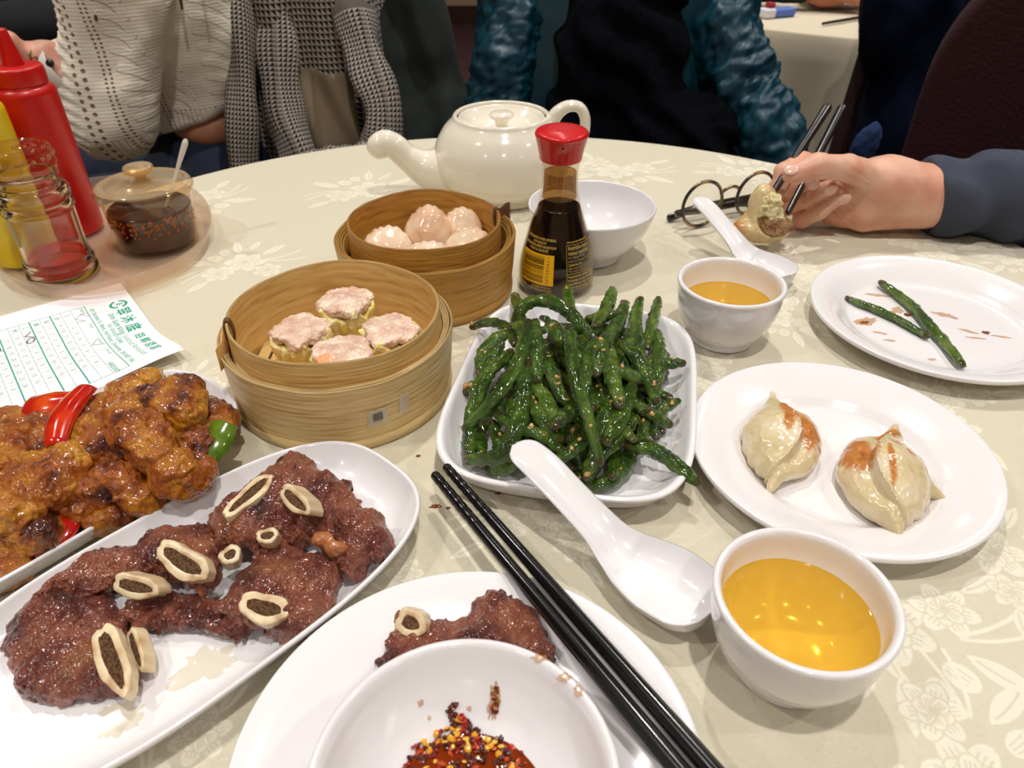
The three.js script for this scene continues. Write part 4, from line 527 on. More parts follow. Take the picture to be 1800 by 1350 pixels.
// --- chili sauce in the bowl
{
  const C = [-0.017, T + 0.0046, -0.1295], t = thing('chili_sauce', 'dark chili oil with flakes and seeds in the white sauce bowl', 'sauce', C);
  const hin = (r) => { for (let i = 1; i < sauceIn.length; i++) if (sauceIn[i][0] >= r) { const a = sauceIn[i - 1], b = sauceIn[i]; return lerp(a[1], b[1], (r - a[0]) / (b[0] - a[0])); } return 0.04; };
  const lv = 0.0118, R = inR(sauceIn, lv);
  part('chili_oil', lathe([[R + 0.0006, lv + 0.0004], [R - 0.001, lv], [0.0001, lv], [0.0001, lv - 0.002]].reverse(), 64), phy(0x7a2a06, 0.06, { clearcoat: 1, clearcoatRoughness: 0.03 }), t, 'dark red-brown oil');
  const cols = [0x9a1a08, 0x6c1006, 0xb0400c, 0xd99a24, 0xe0ae3c, 0x3a1006, 0x52180a].map(rgb), bits = [], q = new THREE.Object3D(); reseed(91);
  const bit = (x, z, s, lift, ci) => { const seedy = ci === 3 || ci === 4, g = seedy ? new THREE.SphereGeometry(1, 10, 7) : new THREE.IcosahedronGeometry(1, 1), p = g.attributes.position, cc = []; for (let v = 0; v < p.count; v++) { const w = seedy ? 1 : 1 + 0.5 * n3(p.getX(v) * 1.7 + x * 900, p.getY(v) * 1.7, p.getZ(v) * 1.7 + z * 900); p.setXYZ(v, p.getX(v) * w * s, p.getY(v) * w * s * (seedy ? 0.45 : 0.3), p.getZ(v) * w * s * (seedy ? 0.85 : 0.6)); cc.push(...cols[ci]); } const h = g.index ? g.toNonIndexed() : g; const cl = new Float32Array(h.attributes.position.count * 3); for (let v = 0; v < cl.length; v += 3) { cl[v] = cols[ci][0]; cl[v + 1] = cols[ci][1]; cl[v + 2] = cols[ci][2]; } h.setAttribute('color', new THREE.BufferAttribute(cl, 3)); const r = Math.hypot(x, z); q.position.set(x, Math.max(lv, hin(r)) + 0.0003 + lift, z); q.rotation.set(rnd(-0.7, 0.7), rnd(0, 6), rnd(-0.7, 0.7)); q.updateMatrix(); h.applyMatrix4(q.matrix); h.computeVertexNormals(); bits.push(h); };
  for (let k = 0; k < 640; k++) { const a = rnd(0, 6.283), r = Math.sqrt(rnd()) * R * 1.02; bit(r * Math.cos(a), r * Math.sin(a), rnd(0.0009, 0.0021), rnd(0, 0.0022) * (1 - r / R), [0, 1, 2, 3, 4, 5, 6, 0, 1, 6, 2, 5, 1, 6, 5][Math.floor(rnd(0, 15))]); }
  for (let k = 0; k < 130; k++) { const u = rnd(), w = (1 - u) * 0.02; bit(-0.004 + rnd(-w, w), -0.024 - u * 0.012, rnd(0.0009, 0.002), rnd(0, 0.001), Math.floor(rnd(0, 7))); }
  for (let k = 0; k < 26; k++) bit(0.0098 + rnd(-0.0014, 0.0014), -0.0365 - rnd(0, 0.0065), rnd(0.0007, 0.0014), 0, [0, 1, 5, 6][Math.floor(rnd(0, 4))]);
  for (let k = 0; k < 18; k++) bit(-0.0072 + rnd(-0.0016, 0.0016), -0.033 - rnd(0, 0.006), rnd(0.001, 0.0018), 0.0004, [1, 5, 6][Math.floor(rnd(0, 3))]);
  part('chili_flakes', mergeGeometries(bits), phy(0xffffff, 0.16, { vertexColors: true, clearcoat: 1, clearcoatRoughness: 0.05 }), t, 'red flakes and yellow seeds').userData.kind = 'stuff';
  // drips clinging to the inside and on the rim
  const drip = (x, z, rx, rz, mat, k, th, up) => { const m = spot(t, 'oil_drip', C[0] + x, C[1] + 0.0002 + (up ?? hin(Math.hypot(x, z))), C[2] + z, rx, rz, 0, mat, k, th), a = Math.atan2(x, z), r = Math.hypot(x, z), e = 0.003; if (up === undefined) { m.rotation.order = 'YXZ'; m.rotation.set(-Math.atan2(hin(r + e) - hin(r - e), 2 * e), a, 0); } return m; };
  drip(0.0100, -0.040, 0.0024, 0.0085, sauceM, 3, 0.0005); drip(-0.0201, -0.0377, 0.0012, 0.0013, sauceM, 5, 0.0005); drip(-0.0006, -0.0382, 0.001, 0.0012, sauceM, 7, 0.0005); drip(-0.0167, -0.0343, 0.0008, 0.001, sauceM, 9, 0.0004);
  drip(0.0281, -0.0455, 0.003, 0.0016, sauceM, 13, 0.0009, 0.0424); drip(0.0375, -0.037, 0.0028, 0.002, sauceM, 17, 0.0009, 0.0424); drip(0.0425, -0.0315, 0.0018, 0.0026, sauceM, 19, 0.0009, 0.0424);
}

// ---------------------------------------------------------------- soy sauce bottle
const clear = (c = 0xffffff, r = 0.03) => phy(c, r, { transmission: 1, thickness: 0, ior: 1.48 });
{
  const t = thing('soy_sauce_bottle', 'soy sauce bottle with red pouring cap and gold printed label', 'bottle', [0.0385, T, -0.5755]);
  const out = [[0.0001, 0.0006], [0.026, 0.0004], [0.0295, 0.001], [0.0318, 0.0045], [0.0326, 0.013], [0.0312, 0.028], [0.0272, 0.045], [0.0222, 0.061], [0.0172, 0.0765], [0.0152, 0.086], [0.0145, 0.095], [0.0146, 0.1035], [0.0152, 0.1075], [0.0148, 0.112]];
  const glass = spline(out, 90); part('glass', lathe(glass, 72), clear(0xf4efe4), t, 'clear glass');
  const liq = glass.filter((p) => p[1] < 0.0725).map((p) => [Math.max(0.0001, p[0] - 0.0016), p[1] + 0.0016]); const lr = liq[liq.length - 1][0];
  part('soy_sauce', lathe([...liq, [lr - 0.001, 0.0733], [0.0001, 0.0733]], 64), phy(0x120805, 0.05, { clearcoat: 0.5, clearcoatRoughness: 0.03 }), t, 'almost black soy sauce');
  const inner = [[0.0133, 0.078], [0.0136, 0.0815], [0.0136, 0.0825], [0.013, 0.0825], [0.0128, 0.079]]; part('neck_film', lathe([[0.0141, 0.0805], [0.01345, 0.0885], [0.0131, 0.1], [0.0131, 0.1012]], 48), phy(0xc79a5c, 0.15, { transmission: 0.75, thickness: 0 }), t, 'brown sauce film inside the neck');
  const red = phy(0xd2161c, 0.28, { clearcoat: 0.4, clearcoatRoughness: 0.15 });
  const capG = lathe(spline([[0.0001, 0.1352], [0.012, 0.135], [0.0185, 0.1338], [0.0205, 0.1322], [0.021, 0.1305], [0.0203, 0.129], [0.0185, 0.122], [0.0168, 0.1135], [0.0164, 0.1112], [0.015, 0.1108]], 60).reverse(), 64), cp = capG.attributes.position; for (let i = 0; i < cp.count; i++) { const a = Math.atan2(cp.getX(i), cp.getZ(i)), y = cp.getY(i), w = Math.exp(-(a * a) / 0.06) * sst(0.119, 0.129, y) * 0.11 * sst(0.01, 0.02, Math.hypot(cp.getX(i), cp.getZ(i))); cp.setX(i, cp.getX(i) * (1 + w)); cp.setZ(i, cp.getZ(i) * (1 + w)); if (y < 0.129) { const f = 1 + 0.012 * Math.cos(a * 24); cp.setX(i, cp.getX(i) * f); cp.setZ(i, cp.getZ(i) * f); } } capG.computeVertexNormals();
  const cap = part('cap', capG, red, t, 'red plastic pouring cap');
  part('pour_hole', new THREE.SphereGeometry(0.0012, 14, 10), std(0x0a0404, 0.6), cap).position.set(0, 0.1262, 0.0207);
  // printed label: gold letters straight on the glass
  const lab = canvas(1024, 512, (g, w, h) => {
    g.clearRect(0, 0, w, h); const gold = '#d9b25a', yel = '#f0b413'; g.fillStyle = gold; g.textAlign = 'center'; g.font = 'bold 25px sans-serif';
    ['REFRIGERATE AFTER OPENING', 'FOR QUALITY', 'RÉFRIGÉRER APRÈS OUVERTURE', 'POUR LA QUALITÉ'].forEach((s, k) => g.fillText(s, 268, 92 + k * 27, 372));
    g.fillStyle = yel; g.fillRect(78, 190, 360, 238); g.fillStyle = '#151008'; reseed(8); let y = 204; while (y < 412) { const b = 2 + Math.floor(rnd(0, 4)) * 2; g.fillRect(112, y, 236, b); y += b + 2 + Math.floor(rnd(0, 4)) * 2; }
    g.save(); g.translate(384, 420); g.rotate(-Math.PI / 2); g.font = '36px sans-serif'; g.textAlign = 'left'; '041399421'.split('').forEach((c, k) => g.fillText(c, 4 + k * 24, 12)); g.restore();
    g.fillStyle = gold; g.font = 'bold 21px sans-serif'; g.textAlign = 'center'; g.fillText('BREWED IN U.S.A.', 330, 455, 210); g.fillText('BRASSÉE AUX É.-U.A.', 330, 480, 220); g.font = 'bold 26px sans-serif'; g.fillStyle = yel; g.save(); g.translate(120, 462); g.rotate(0.1); g.fillText('kikkoman', 0, 0, 150); g.restore();
    g.strokeStyle = gold; g.lineWidth = 3.5; g.strokeRect(552, 118, 440, 352); g.textAlign = 'left'; g.fillStyle = gold; g.font = 'bold 19px sans-serif'; g.fillText('Visit us at www.kikkoman.ca', 556, 104, 420);
    g.font = 'bold 36px sans-serif'; g.fillText('Nutrition Facts', 566, 154, 250); g.fillText('Valeur nutritive', 566, 192, 250); g.font = '22px sans-serif'; g.fillText('Per 1 tbsp (15 mL)', 566, 218); g.fillText('pour 1 c. à soupe (15 mL)', 566, 244); g.font = 'bold 25px sans-serif'; g.fillText('Calories 10', 566, 274); g.font = '18px sans-serif'; g.fillText('*DV = Daily Value', 566, 298); g.fillText('*VQ = valeur quotidienne', 566, 320);
    g.fillRect(552, 332, 440, 4); g.font = 'bold 23px sans-serif'; ['Ingredients: Water, Wheat', 'Brewing starter. Contains', 'Ingrédients: Eau, Blé', 'Agent de brassage. Contient'].forEach((s, k) => g.fillText(s, 562, 364 + k * 30, 425));
    g.font = '17px sans-serif'; ['Fat / Lipides 0 g', 'Saturated 0 g', 'Carbohydrate 1 g', 'Sugars 0 g', 'Protein 1 g', 'Sodium 920 mg'].forEach((s, k) => g.fillText(s, 830, 150 + k * 30, 155));
  });
  const rAt = (y) => { for (let i = 1; i < glass.length; i++) if (glass[i][1] >= y && i > 6) { const a = glass[i - 1], b = glass[i]; return lerp(a[0], b[0], clamp((y - a[1]) / (b[1] - a[1] + 1e-9))); } return 0.02; };
  part('label', grid(64, 24, (u, v) => { const a = (-85 + 180 * u) * Math.PI / 180, y = lerp(0.006, 0.0615, v), r = rAt(y) + 0.00025; return [Math.sin(a) * r, y, Math.cos(a) * r]; }), std(0xffffff, 0.4, { map: lab, transparent: true, alphaTest: 0 }), t, 'gold printed label text and yellow barcode');
}
// ---------------------------------------------------------------- condiment tray and its bottles
{
  const TX = -0.394, TZ = -0.668, ta = Math.atan2(0.874, -0.486);
  solo('condiment_tray', dish(superell(0.133, 0.096, 2.1), [[0.0601, 0.0022], [0.012, 0.0022], [0.0075, 0.003], [0.0055, 0.006], [0.0025, 0.0135], [0.0005, 0.0172], [0, 0.0178], [-0.0012, 0.0178], [-0.0014, 0.017], [0.0005, 0.0128], [0.0035, 0.005], [0.006, 0.0012], [0.009, 0.0002], [0.0601, 0.0002]], 160), phy(0xf8efe6, 0.06, { transmission: 0.9, thickness: 0, ior: 1.49 }), 'clear plastic oval tray under the sauce bottles', 'tray', [TX, T, TZ], ta);
  const squeeze = (x, z, col, cone, label) => {
    const t = thing('squeeze_bottle', label, 'bottle', [x, T + 0.0024, z]), m = phy(col, 0.34, { clearcoat: 0.25, clearcoatRoughness: 0.3 });
    part('bottle_body', lathe(spline([[0.0001, 0.0005], [0.024, 0], [0.0262, 0.0015], [0.0268, 0.005], [0.0266, 0.07], [0.0262, 0.125], [0.0258, 0.133], [0.0235, 0.1365], [0.0215, 0.1375], [0.0212, 0.139]], 70), 64), m, t);
    const c = part('cap', lathe(spline([[0.0218, 0.1385], [0.0222, 0.1395], [0.022, 0.151], [0.0212, 0.1528], [0.0195, 0.1535], [0.0001, 0.154]], 40), 56), m, t);
    part('nozzle', lathe([[0.0088, 0.1535], [0.0082, 0.158], [0.0042, 0.181], [0.0038, 0.1825], [0.0024, 0.183], [0.0018, 0.181], [0.0001, 0.181]], 32), m, c); if (cone) c.children[0].rotation.z = cone;
    return t;
  };
  squeeze(-0.434, -0.685, 0xc8100e, 0, 'tall red squeeze bottle with pointed nozzle on the clear tray');
  squeeze(-0.447, -0.624, 0xe3c400, 0, 'tall yellow squeeze bottle beside the red one');
  { // ribbed clear bottle with a little red liquid
    const t = thing('sauce_dispenser', 'ribbed clear dispenser bottle with a little red vinegar left', 'bottle', [-0.3985, T + 0.0024, -0.591]), gm = phy(0xfff8f2, 0.03, { transmission: 1, thickness: 0.002, ior: 1.46 });
    const pr = [[0.0001, 0.0008], [0.024, 0.0004], [0.0282, 0.001], [0.0292, 0.0045], [0.0285, 0.0085], [0.0272, 0.0105], [0.0285, 0.0125], [0.0282, 0.016], [0.0268, 0.019], [0.0266, 0.055], [0.0268, 0.06], [0.0285, 0.0635], [0.0275, 0.067], [0.0262, 0.069], [0.0285, 0.0725], [0.0282, 0.0775], [0.025, 0.0815], [0.0225, 0.083], [0.0222, 0.092]], prof = spline(pr, 110);
    part('glass', lathe([...prof, [0.0212, 0.092], ...prof.filter((p) => p[1] > 0.004 && p[1] < 0.09).reverse().map((p) => [Math.max(0.0001, Math.min(p[0] - 0.003, 0.0236)), Math.max(p[1], 0.0042)]), [0.0001, 0.0042]], 64), gm, t, 'clear ribbed plastic');
    part('vinegar', lathe([[0.0001, 0.0046], [0.0228, 0.0046], [0.0232, 0.0052], [0.0232, 0.0215], [0.0226, 0.022], [0.0001, 0.022]], 56), phy(0xff6a3c, 0.04, { transmission: 0.9, thickness: 0, ior: 1.34 }), t, 'red vinegar');
    const lid = part('lid', lathe(spline([[0.0225, 0.0895], [0.0252, 0.09], [0.0256, 0.095], [0.0262, 0.0985], [0.0252, 0.1015], [0.025, 0.109], [0.0238, 0.1128], [0.0205, 0.114], [0.017, 0.1126], [0.0085, 0.1122], [0.004, 0.1132], [0.0001, 0.1136]], 60), 64), clear(0xfaece6, 0.06), t, 'clear moulded lid');
    for (let k = 0; k < 20; k++) { const a = k / 20 * 6.283; part('grip_rib', new THREE.SphereGeometry(0.0016, 8, 6), gm, lid).position.set(Math.cos(a) * 0.0252, 0.1055, Math.sin(a) * 0.0252); }
  }
  { // chili oil pot
    const t = thing('chili_pot', 'clear lidded pot of dark chili oil on the condiment tray', 'pot', [-0.338, T + 0.0024, -0.655]), gm = clear(0xfbf0e2, 0.03);
    const out = [[0.0001, 0.0004], [0.03, 0.0002], [0.0345, 0.001], [0.036, 0.004], [0.0375, 0.02], [0.0392, 0.044], [0.0402, 0.0495], [0.0425, 0.051], [0.0432, 0.0535], [0.0425, 0.0565], [0.0412, 0.0575]], pr = spline(out, 80);
    part('pot_wall', lathe(pr, 72), gm, t, 'clear thick plastic');
    const lq = pr.filter((p) => p[1] < 0.0335).map((p) => [Math.max(0.0001, p[0] - 0.0016), p[1] + 0.0035]); const oil = part('chili_oil', lathe([...lq, [0.0354, 0.0376], [0.0001, 0.0376]], 64), phy(0x33100a, 0.1, { clearcoat: 0.6 }), t, 'dark red-brown chili oil');
    reseed(33); const bits = []; for (let k = 0; k < 150; k++) { const a = rnd(-1.9, 1.9), y = lerp(0.018, 0.035, Math.pow(rnd(), 0.7)), r = lerp(0.0357, 0.0372, (y - 0.015) / 0.03), g = new THREE.SphereGeometry(rnd(0.0007, 0.0015), 8, 6); g.translate(Math.sin(a) * r, y, Math.cos(a) * r); bits.push(g); } part('chili_seeds', mergeGeometries(bits), phy(0xa4571c, 0.3), t, 'orange chili seeds floating in the oil').userData.kind = 'stuff';
    const lid = part('lid', lathe(spline([[0.0405, 0.0565], [0.0412, 0.0585], [0.0395, 0.0595], [0.033, 0.0585], [0.026, 0.059], [0.012, 0.0605], [0.006, 0.0612], [0.0052, 0.064], [0.0075, 0.0672], [0.0122, 0.0695], [0.0132, 0.0725], [0.0122, 0.0748], [0.006, 0.0755], [0.0001, 0.0756]], 80), 64), phy(0xf2d9ae, 0.08, { transmission: 0.72, thickness: 0, ior: 1.49 }), t, 'clear lid with a round knob');
    part('serving_spoon', tube([[0.012, 0.03, 0.004], [0.024, 0.052, -0.004], [0.033, 0.072, -0.01], [0.0415, 0.09, -0.016]], (q) => 0.0026 + 0.0016 * sst(0.6, 1, q), { seg: 30, rad: 14, flat: 0.6 }), phy(0xf4efe8, 0.1, { transmission: 0.45, thickness: 0 }), t, 'clear plastic spoon handle');
  }
}
// ---------------------------------------------------------------- order slip
{
  const tex = canvas(1024, 1366, (g, w, h) => {
    const mm = w / 155, green = '#1f9a78', line = '#8aa5a0'; g.fillStyle = '#f4f1f5'; g.fillRect(0, 0, w, h);
    const X = (v) => v * mm, Y = (v) => v * mm;
    // round emblem
    g.strokeStyle = green; g.lineWidth = 14; g.beginPath(); g.arc(X(40), Y(12), X(6), 0.25, Math.PI - 0.25); g.stroke(); g.beginPath(); g.arc(X(40), Y(12), X(6), Math.PI + 0.25, -0.25); g.stroke(); g.lineWidth = 5; for (let k = 0; k < 3; k++) { g.beginPath(); g.moveTo(X(37.6), Y(9.6 + k * 1.7)); g.lineTo(X(42.4), Y(9.6 + k * 1.7)); g.stroke(); } g.beginPath(); g.moveTo(X(40), Y(8.4)); g.lineTo(X(40), Y(15.6)); g.stroke();
    // brush characters, each as strokes on a ten by ten square
    const glyph = (s, x, y, k, lw) => { g.lineWidth = lw; g.lineCap = 'round'; for (const q of s) { g.beginPath(); g.moveTo(x + q[0] * k, y + q[1] * k); for (let i = 2; i < q.length; i += 2) g.lineTo(x + q[i] * k, y + q[i + 1] * k); g.stroke(); } };
    const cui = [[0.5, 0.5, 4, 0.5, 4, 3.5], [1.2, 1.5, 2.2, 2.2], [1, 3.2, 3.4, 2.5], [5.5, 0.5, 9.2, 0.5, 9.2, 3.5], [6.2, 1.5, 7.2, 2.2], [6, 3.2, 8.5, 2.5], [5, 4, 5, 5], [1, 5, 9, 5], [3.2, 5.2, 1.8, 7.2], [6.5, 5.2, 8.4, 7.2], [0.5, 7.8, 9.5, 7.8], [5, 6.2, 5, 10]], mu = [[1, 1, 2, 2], [0.5, 4, 1.8, 5], [0.4, 9.5, 2.2, 6.5], [3, 3.2, 9.5, 3.2], [6.3, 0.3, 6.3, 10], [6, 3.6, 3, 8.2], [6.6, 3.6, 9.7, 8.2]], ting = [[5, 0, 5.4, 1.1], [1.2, 1.6, 9.2, 1.6], [1.2, 1.6, 1, 6, 0.2, 9.8], [2.6, 3.4, 4.4, 3.4, 3, 6, 4.5, 6, 2.4, 9.4, 9.8, 9.6], [5.4, 3.2, 8.8, 2.8], [5, 5.4, 9.4, 5.4], [7.2, 3, 7.2, 8], [5.4, 8, 9, 8]], hai = [[1, 1, 2, 2], [0.5, 4, 1.8, 5], [0.4, 9.5, 2.2, 6.5], [4, 0.4, 3, 2.6], [3.6, 1.6, 9.4, 1.6], [4, 3.4, 8.6, 3.4, 8.2, 9.4], [4, 3.4, 3.6, 8.8, 9, 8.8], [3, 6, 9.8, 6]], xian = [[2, 0.2, 0.6, 2.4], [1.8, 1.2, 4, 1.2, 3, 2.6], [1, 2.8, 4.4, 2.8, 4.4, 6.4, 1, 6.4, 1, 2.8], [1, 4.6, 4.4, 4.6], [2.7, 2.8, 2.7, 6.4], [0.4, 8, 4.8, 8], [5.8, 0.6, 6.5, 2], [9, 0.4, 8.2, 2], [5.4, 2.6, 9.6, 2.6], [5.6, 5, 9.4, 5], [5.2, 7.2, 9.9, 7.2], [7.5, 2.6, 7.5, 10]], jiu = [[0.6, 1, 1.6, 2], [0.3, 4, 1.4, 5], [0.3, 9.5, 1.8, 6.5], [2.8, 1, 9.6, 1], [3.2, 3, 9.2, 3, 9.2, 9.4, 3.2, 9.4, 3.2, 3], [5.2, 1, 5, 4.8, 3.8, 6], [7.2, 1, 7.2, 5, 9, 5], [3.2, 7.2, 9.2, 7.2]], jia = [[5, 0, 5.2, 1.2], [0.8, 3, 1, 1.6, 9.2, 1.6, 8.8, 3], [2, 3.6, 8, 3.6], [5.4, 3.6, 2, 6.2], [4.4, 4.6, 5.8, 7, 5.2, 10, 4, 9.4], [5, 6, 1.4, 8.2], [5.4, 7.6, 1, 9.8], [8.4, 4.6, 6.4, 6], [6, 5.8, 9.4, 9.4]];
    g.strokeStyle = green; [cui, mu, ting].forEach((c, k) => glyph(c, X(49 + k * 15), Y(6.5), X(1.08), 9)); [hai, xian, jiu, jia].forEach((c, k) => glyph(c, X(96 + k * 10.5), Y(8.5), X(0.78), 6));
    g.fillStyle = green; g.textAlign = 'left'; g.font = 'bold 40px sans-serif'; g.fillText('Dim Sum King', X(52), Y(23.5), X(38)); g.font = '36px sans-serif'; g.fillText('Seafood Restaurant', X(92), Y(23.5), X(46)); g.font = 'bold 28px sans-serif'; g.fillText('Tel: 416-551-3366', X(68), Y(28.2), X(44)); g.fillText('421 Dundas St. West, 3rd Floor, Toronto, ON M5T 1G6', X(34), Y(33), X(110));
    // table of boxes
    const x0 = 26, x1 = 146, y0 = 35.5; g.strokeStyle = green; g.lineWidth = 4; g.strokeRect(X(x0), Y(y0), X(x1 - x0), h); g.fillStyle = green; g.font = '24px sans-serif'; g.fillText('Date', X(28), Y(39.5)); g.fillText('Table', X(58), Y(39.5)); g.fillText('Guests', X(84), Y(39.5)); g.fillText('Server', X(104), Y(39.5)); g.font = 'bold 30px sans-serif'; g.fillText('AMOUNT', X(127), Y(45)); for (const v of [56, 82, 102, 124]) { g.lineWidth = 2; g.strokeStyle = line; g.beginPath(); g.moveTo(X(v), Y(y0)); g.lineTo(X(v), Y(46)); g.stroke(); }
    const rows = [['S', 1], ['', 9], ['M', 1], ['', 9], ['L', 1], ['', 9], ['', 17], ['XL', 1], ['', 9], ['XXL', 1], ['', 9], ['K', 1], ['', 9], ['SP', 1], ['', 9]]; let y = 46; const cols = 8, cw = (124 - 42) / cols, rh = 7.6;
    const zh = { 1: [[4.8, 0.4, 4.8, 9.4, 3.6, 8.6], [2.6, 3, 0.6, 7], [7, 3, 9.4, 7]], 3: [[1, 2.6, 9, 2.6, 9, 6.4, 1, 6.4, 1, 2.6], [5, 0.2, 5, 10]], 5: [[0.6, 3.4, 9.4, 3.4], [5, 0.2, 5, 3.4, 0.8, 9.6], [5, 3.4, 9.4, 9.6]], 8: [[1, 1, 8, 1, 8, 4], [4.4, 0.2, 2, 9], [1, 6, 9, 6], [6, 5, 9, 9.6]], 10: [[0.6, 2, 9.4, 2], [5, 0.2, 5, 9.8], [1, 5, 9, 5], [2, 7, 0.6, 9.6], [8, 7, 9.4, 9.6]] };
    rows.forEach(([nm, st], k) => {
      g.strokeStyle = k && nm ? green : line; g.lineWidth = k && nm ? 6 : 2.2; g.beginPath(); g.moveTo(X(x0), Y(y)); g.lineTo(X(x1), Y(y)); g.stroke(); g.fillStyle = '#2a5f56'; g.font = '34px sans-serif'; g.textAlign = 'center'; if (nm) g.fillText(nm, X(34), Y(y + 5.6)); if (zh[k]) { g.strokeStyle = '#2a8a70'; glyph(zh[k], X(31), Y(y + 1.2), X(0.5), 4); }
      g.font = '27px sans-serif'; g.fillStyle = '#5c6a68'; for (let c = 0; c < cols; c++) { g.fillText(String(st + c), X(42 + (c + 0.5) * cw), Y(y + 5.4)); g.strokeStyle = line; g.lineWidth = 2; g.beginPath(); g.moveTo(X(42 + c * cw), Y(y)); g.lineTo(X(42 + c * cw), Y(y + rh)); g.stroke(); } g.beginPath(); g.moveTo(X(124), Y(y)); g.lineTo(X(124), Y(y + rh)); g.stroke(); y += rh;
    });
    // pen marks
    const pen = (c, lw, ...q) => { g.strokeStyle = c; g.lineWidth = lw; g.lineJoin = 'round'; g.beginPath(); g.moveTo(X(q[0]), Y(q[1])); for (let i = 2; i < q.length; i += 2) g.lineTo(X(q[i]), Y(q[i + 1])); g.stroke(); };
    pen('#777', 4, 36, 37, 44, 46, 52, 40, 50, 46); pen('#777', 4, 40, 36, 38, 41, 46, 36); pen('#666', 4, 86, 40, 92, 45, 96, 37); pen('#333', 6, 43, 78, 48, 83, 53, 77); g.strokeStyle = '#222'; g.lineWidth = 6; g.beginPath(); g.ellipse(X(57), Y(80.5), X(4), Y(2.6), 0.4, 0, 7); g.stroke(); pen('#2a3a8a', 6, 50, 101, 44, 101, 44, 104, 48, 104, 49, 107, 44, 107.5); g.beginPath(); g.ellipse(X(56), Y(104), X(3.4), Y(3), 0, 0, 7); g.stroke(); pen('#222', 5, 52, 108, 60, 100); pen('#2a3a8a', 5, 44, 122, 46, 117, 48, 121, 50, 116, 52, 121);
  });
  const W = 0.155, Hh = 0.207, mid = (u, v) => { const c = sst(0.55, 1, u) * sst(0.45, 1, v); return [u * W, 0.0012 + 0.009 * c * c + 0.0008 * Math.sin(u * 5) * v, (1 - v) * Hh - 0.006 * c]; };
  const m = solo('order_slip', sheet(30, 30, mid, 0.0003), std(0xffffff, 0.75, { map: tex }), 'printed white dim sum order slip with pen ticks beside the chicken platter', 'paper', [-0.3425, T, -0.5755], -Math.atan2(0.73, 0.683) - 0.09);
}
// ---------------------------------------------------------------- eyeglasses
{
  const a = [0.188, 0.0243, -0.695], b = [0.247, 0.0243, -0.72], dx = b[0] - a[0], dz = b[2] - a[2], gap = Math.hypot(dx, dz);
  const t = thing('eyeglasses', 'round tortoiseshell eyeglasses standing folded on the cloth behind the spoon', 'eyeglasses', [(a[0] + b[0]) / 2, T, (a[2] + b[2]) / 2], -Math.atan2(dz, dx));
  const tort = phy(0xffffff, 0.2, { map: colTex(128, 256, (u, v) => { const n = fbm(Math.cos(u * 6.28) * 1.2, v * 9, Math.sin(u * 6.28) * 1.2, 2); return n > 0.12 ? mixc(hx(0x8a6a3a), hx(0xc9a566), clamp((n - 0.12) * 4)) : hx(0x17100b); }), clearcoat: 0.6 });
  const ringG = (r) => { const g = new THREE.TorusGeometry(r, 0.0017, 14, 64); return g; };
  for (const s of [-1, 1]) { const r = part('rim', ringG(0.0228), tort, t); r.position.set(s * gap / 2, 0.0245, 0); const ln = part('lens', lathe([[0.0001, -0.0004], [0.0221, -0.0004], [0.0221, 0.0004], [0.0001, 0.0004]], 48), clear(0xffffff, 0.02), r); ln.rotation.x = Math.PI / 2; }
  const dk = phy(0x1a120d, 0.22, { clearcoat: 0.5 });
  part('bridge', tube([[-gap / 2 + 0.0205, 0.033, 0], [-0.004, 0.0375, 0.001], [0.004, 0.0375, 0.001], [gap / 2 - 0.0205, 0.033, 0]], 0.0016, { seg: 16, rad: 10 }), tort, t);
  part('temple', tube([[-gap / 2 - 0.0235, 0.017, -0.001], [-gap / 2 - 0.0255, 0.0165, -0.006], [-gap / 2 + 0.005, 0.0125, -0.011], [0.03, 0.011, -0.013], [gap / 2 + 0.018, 0.004, -0.016]], (q) => 0.0019 + 0.0007 * q, { seg: 40, rad: 10, flat: 1.7 }), dk, t);
  part('temple', tube([[gap / 2 + 0.0235, 0.017, -0.001], [gap / 2 + 0.0255, 0.0165, -0.01], [gap / 2, 0.012, -0.02], [-0.03, 0.009, -0.022], [-gap / 2 - 0.02, 0.0035, -0.024]], (q) => 0.0019 + 0.0007 * q, { seg: 40, rad: 10, flat: 1.7 }), dk, t);
}

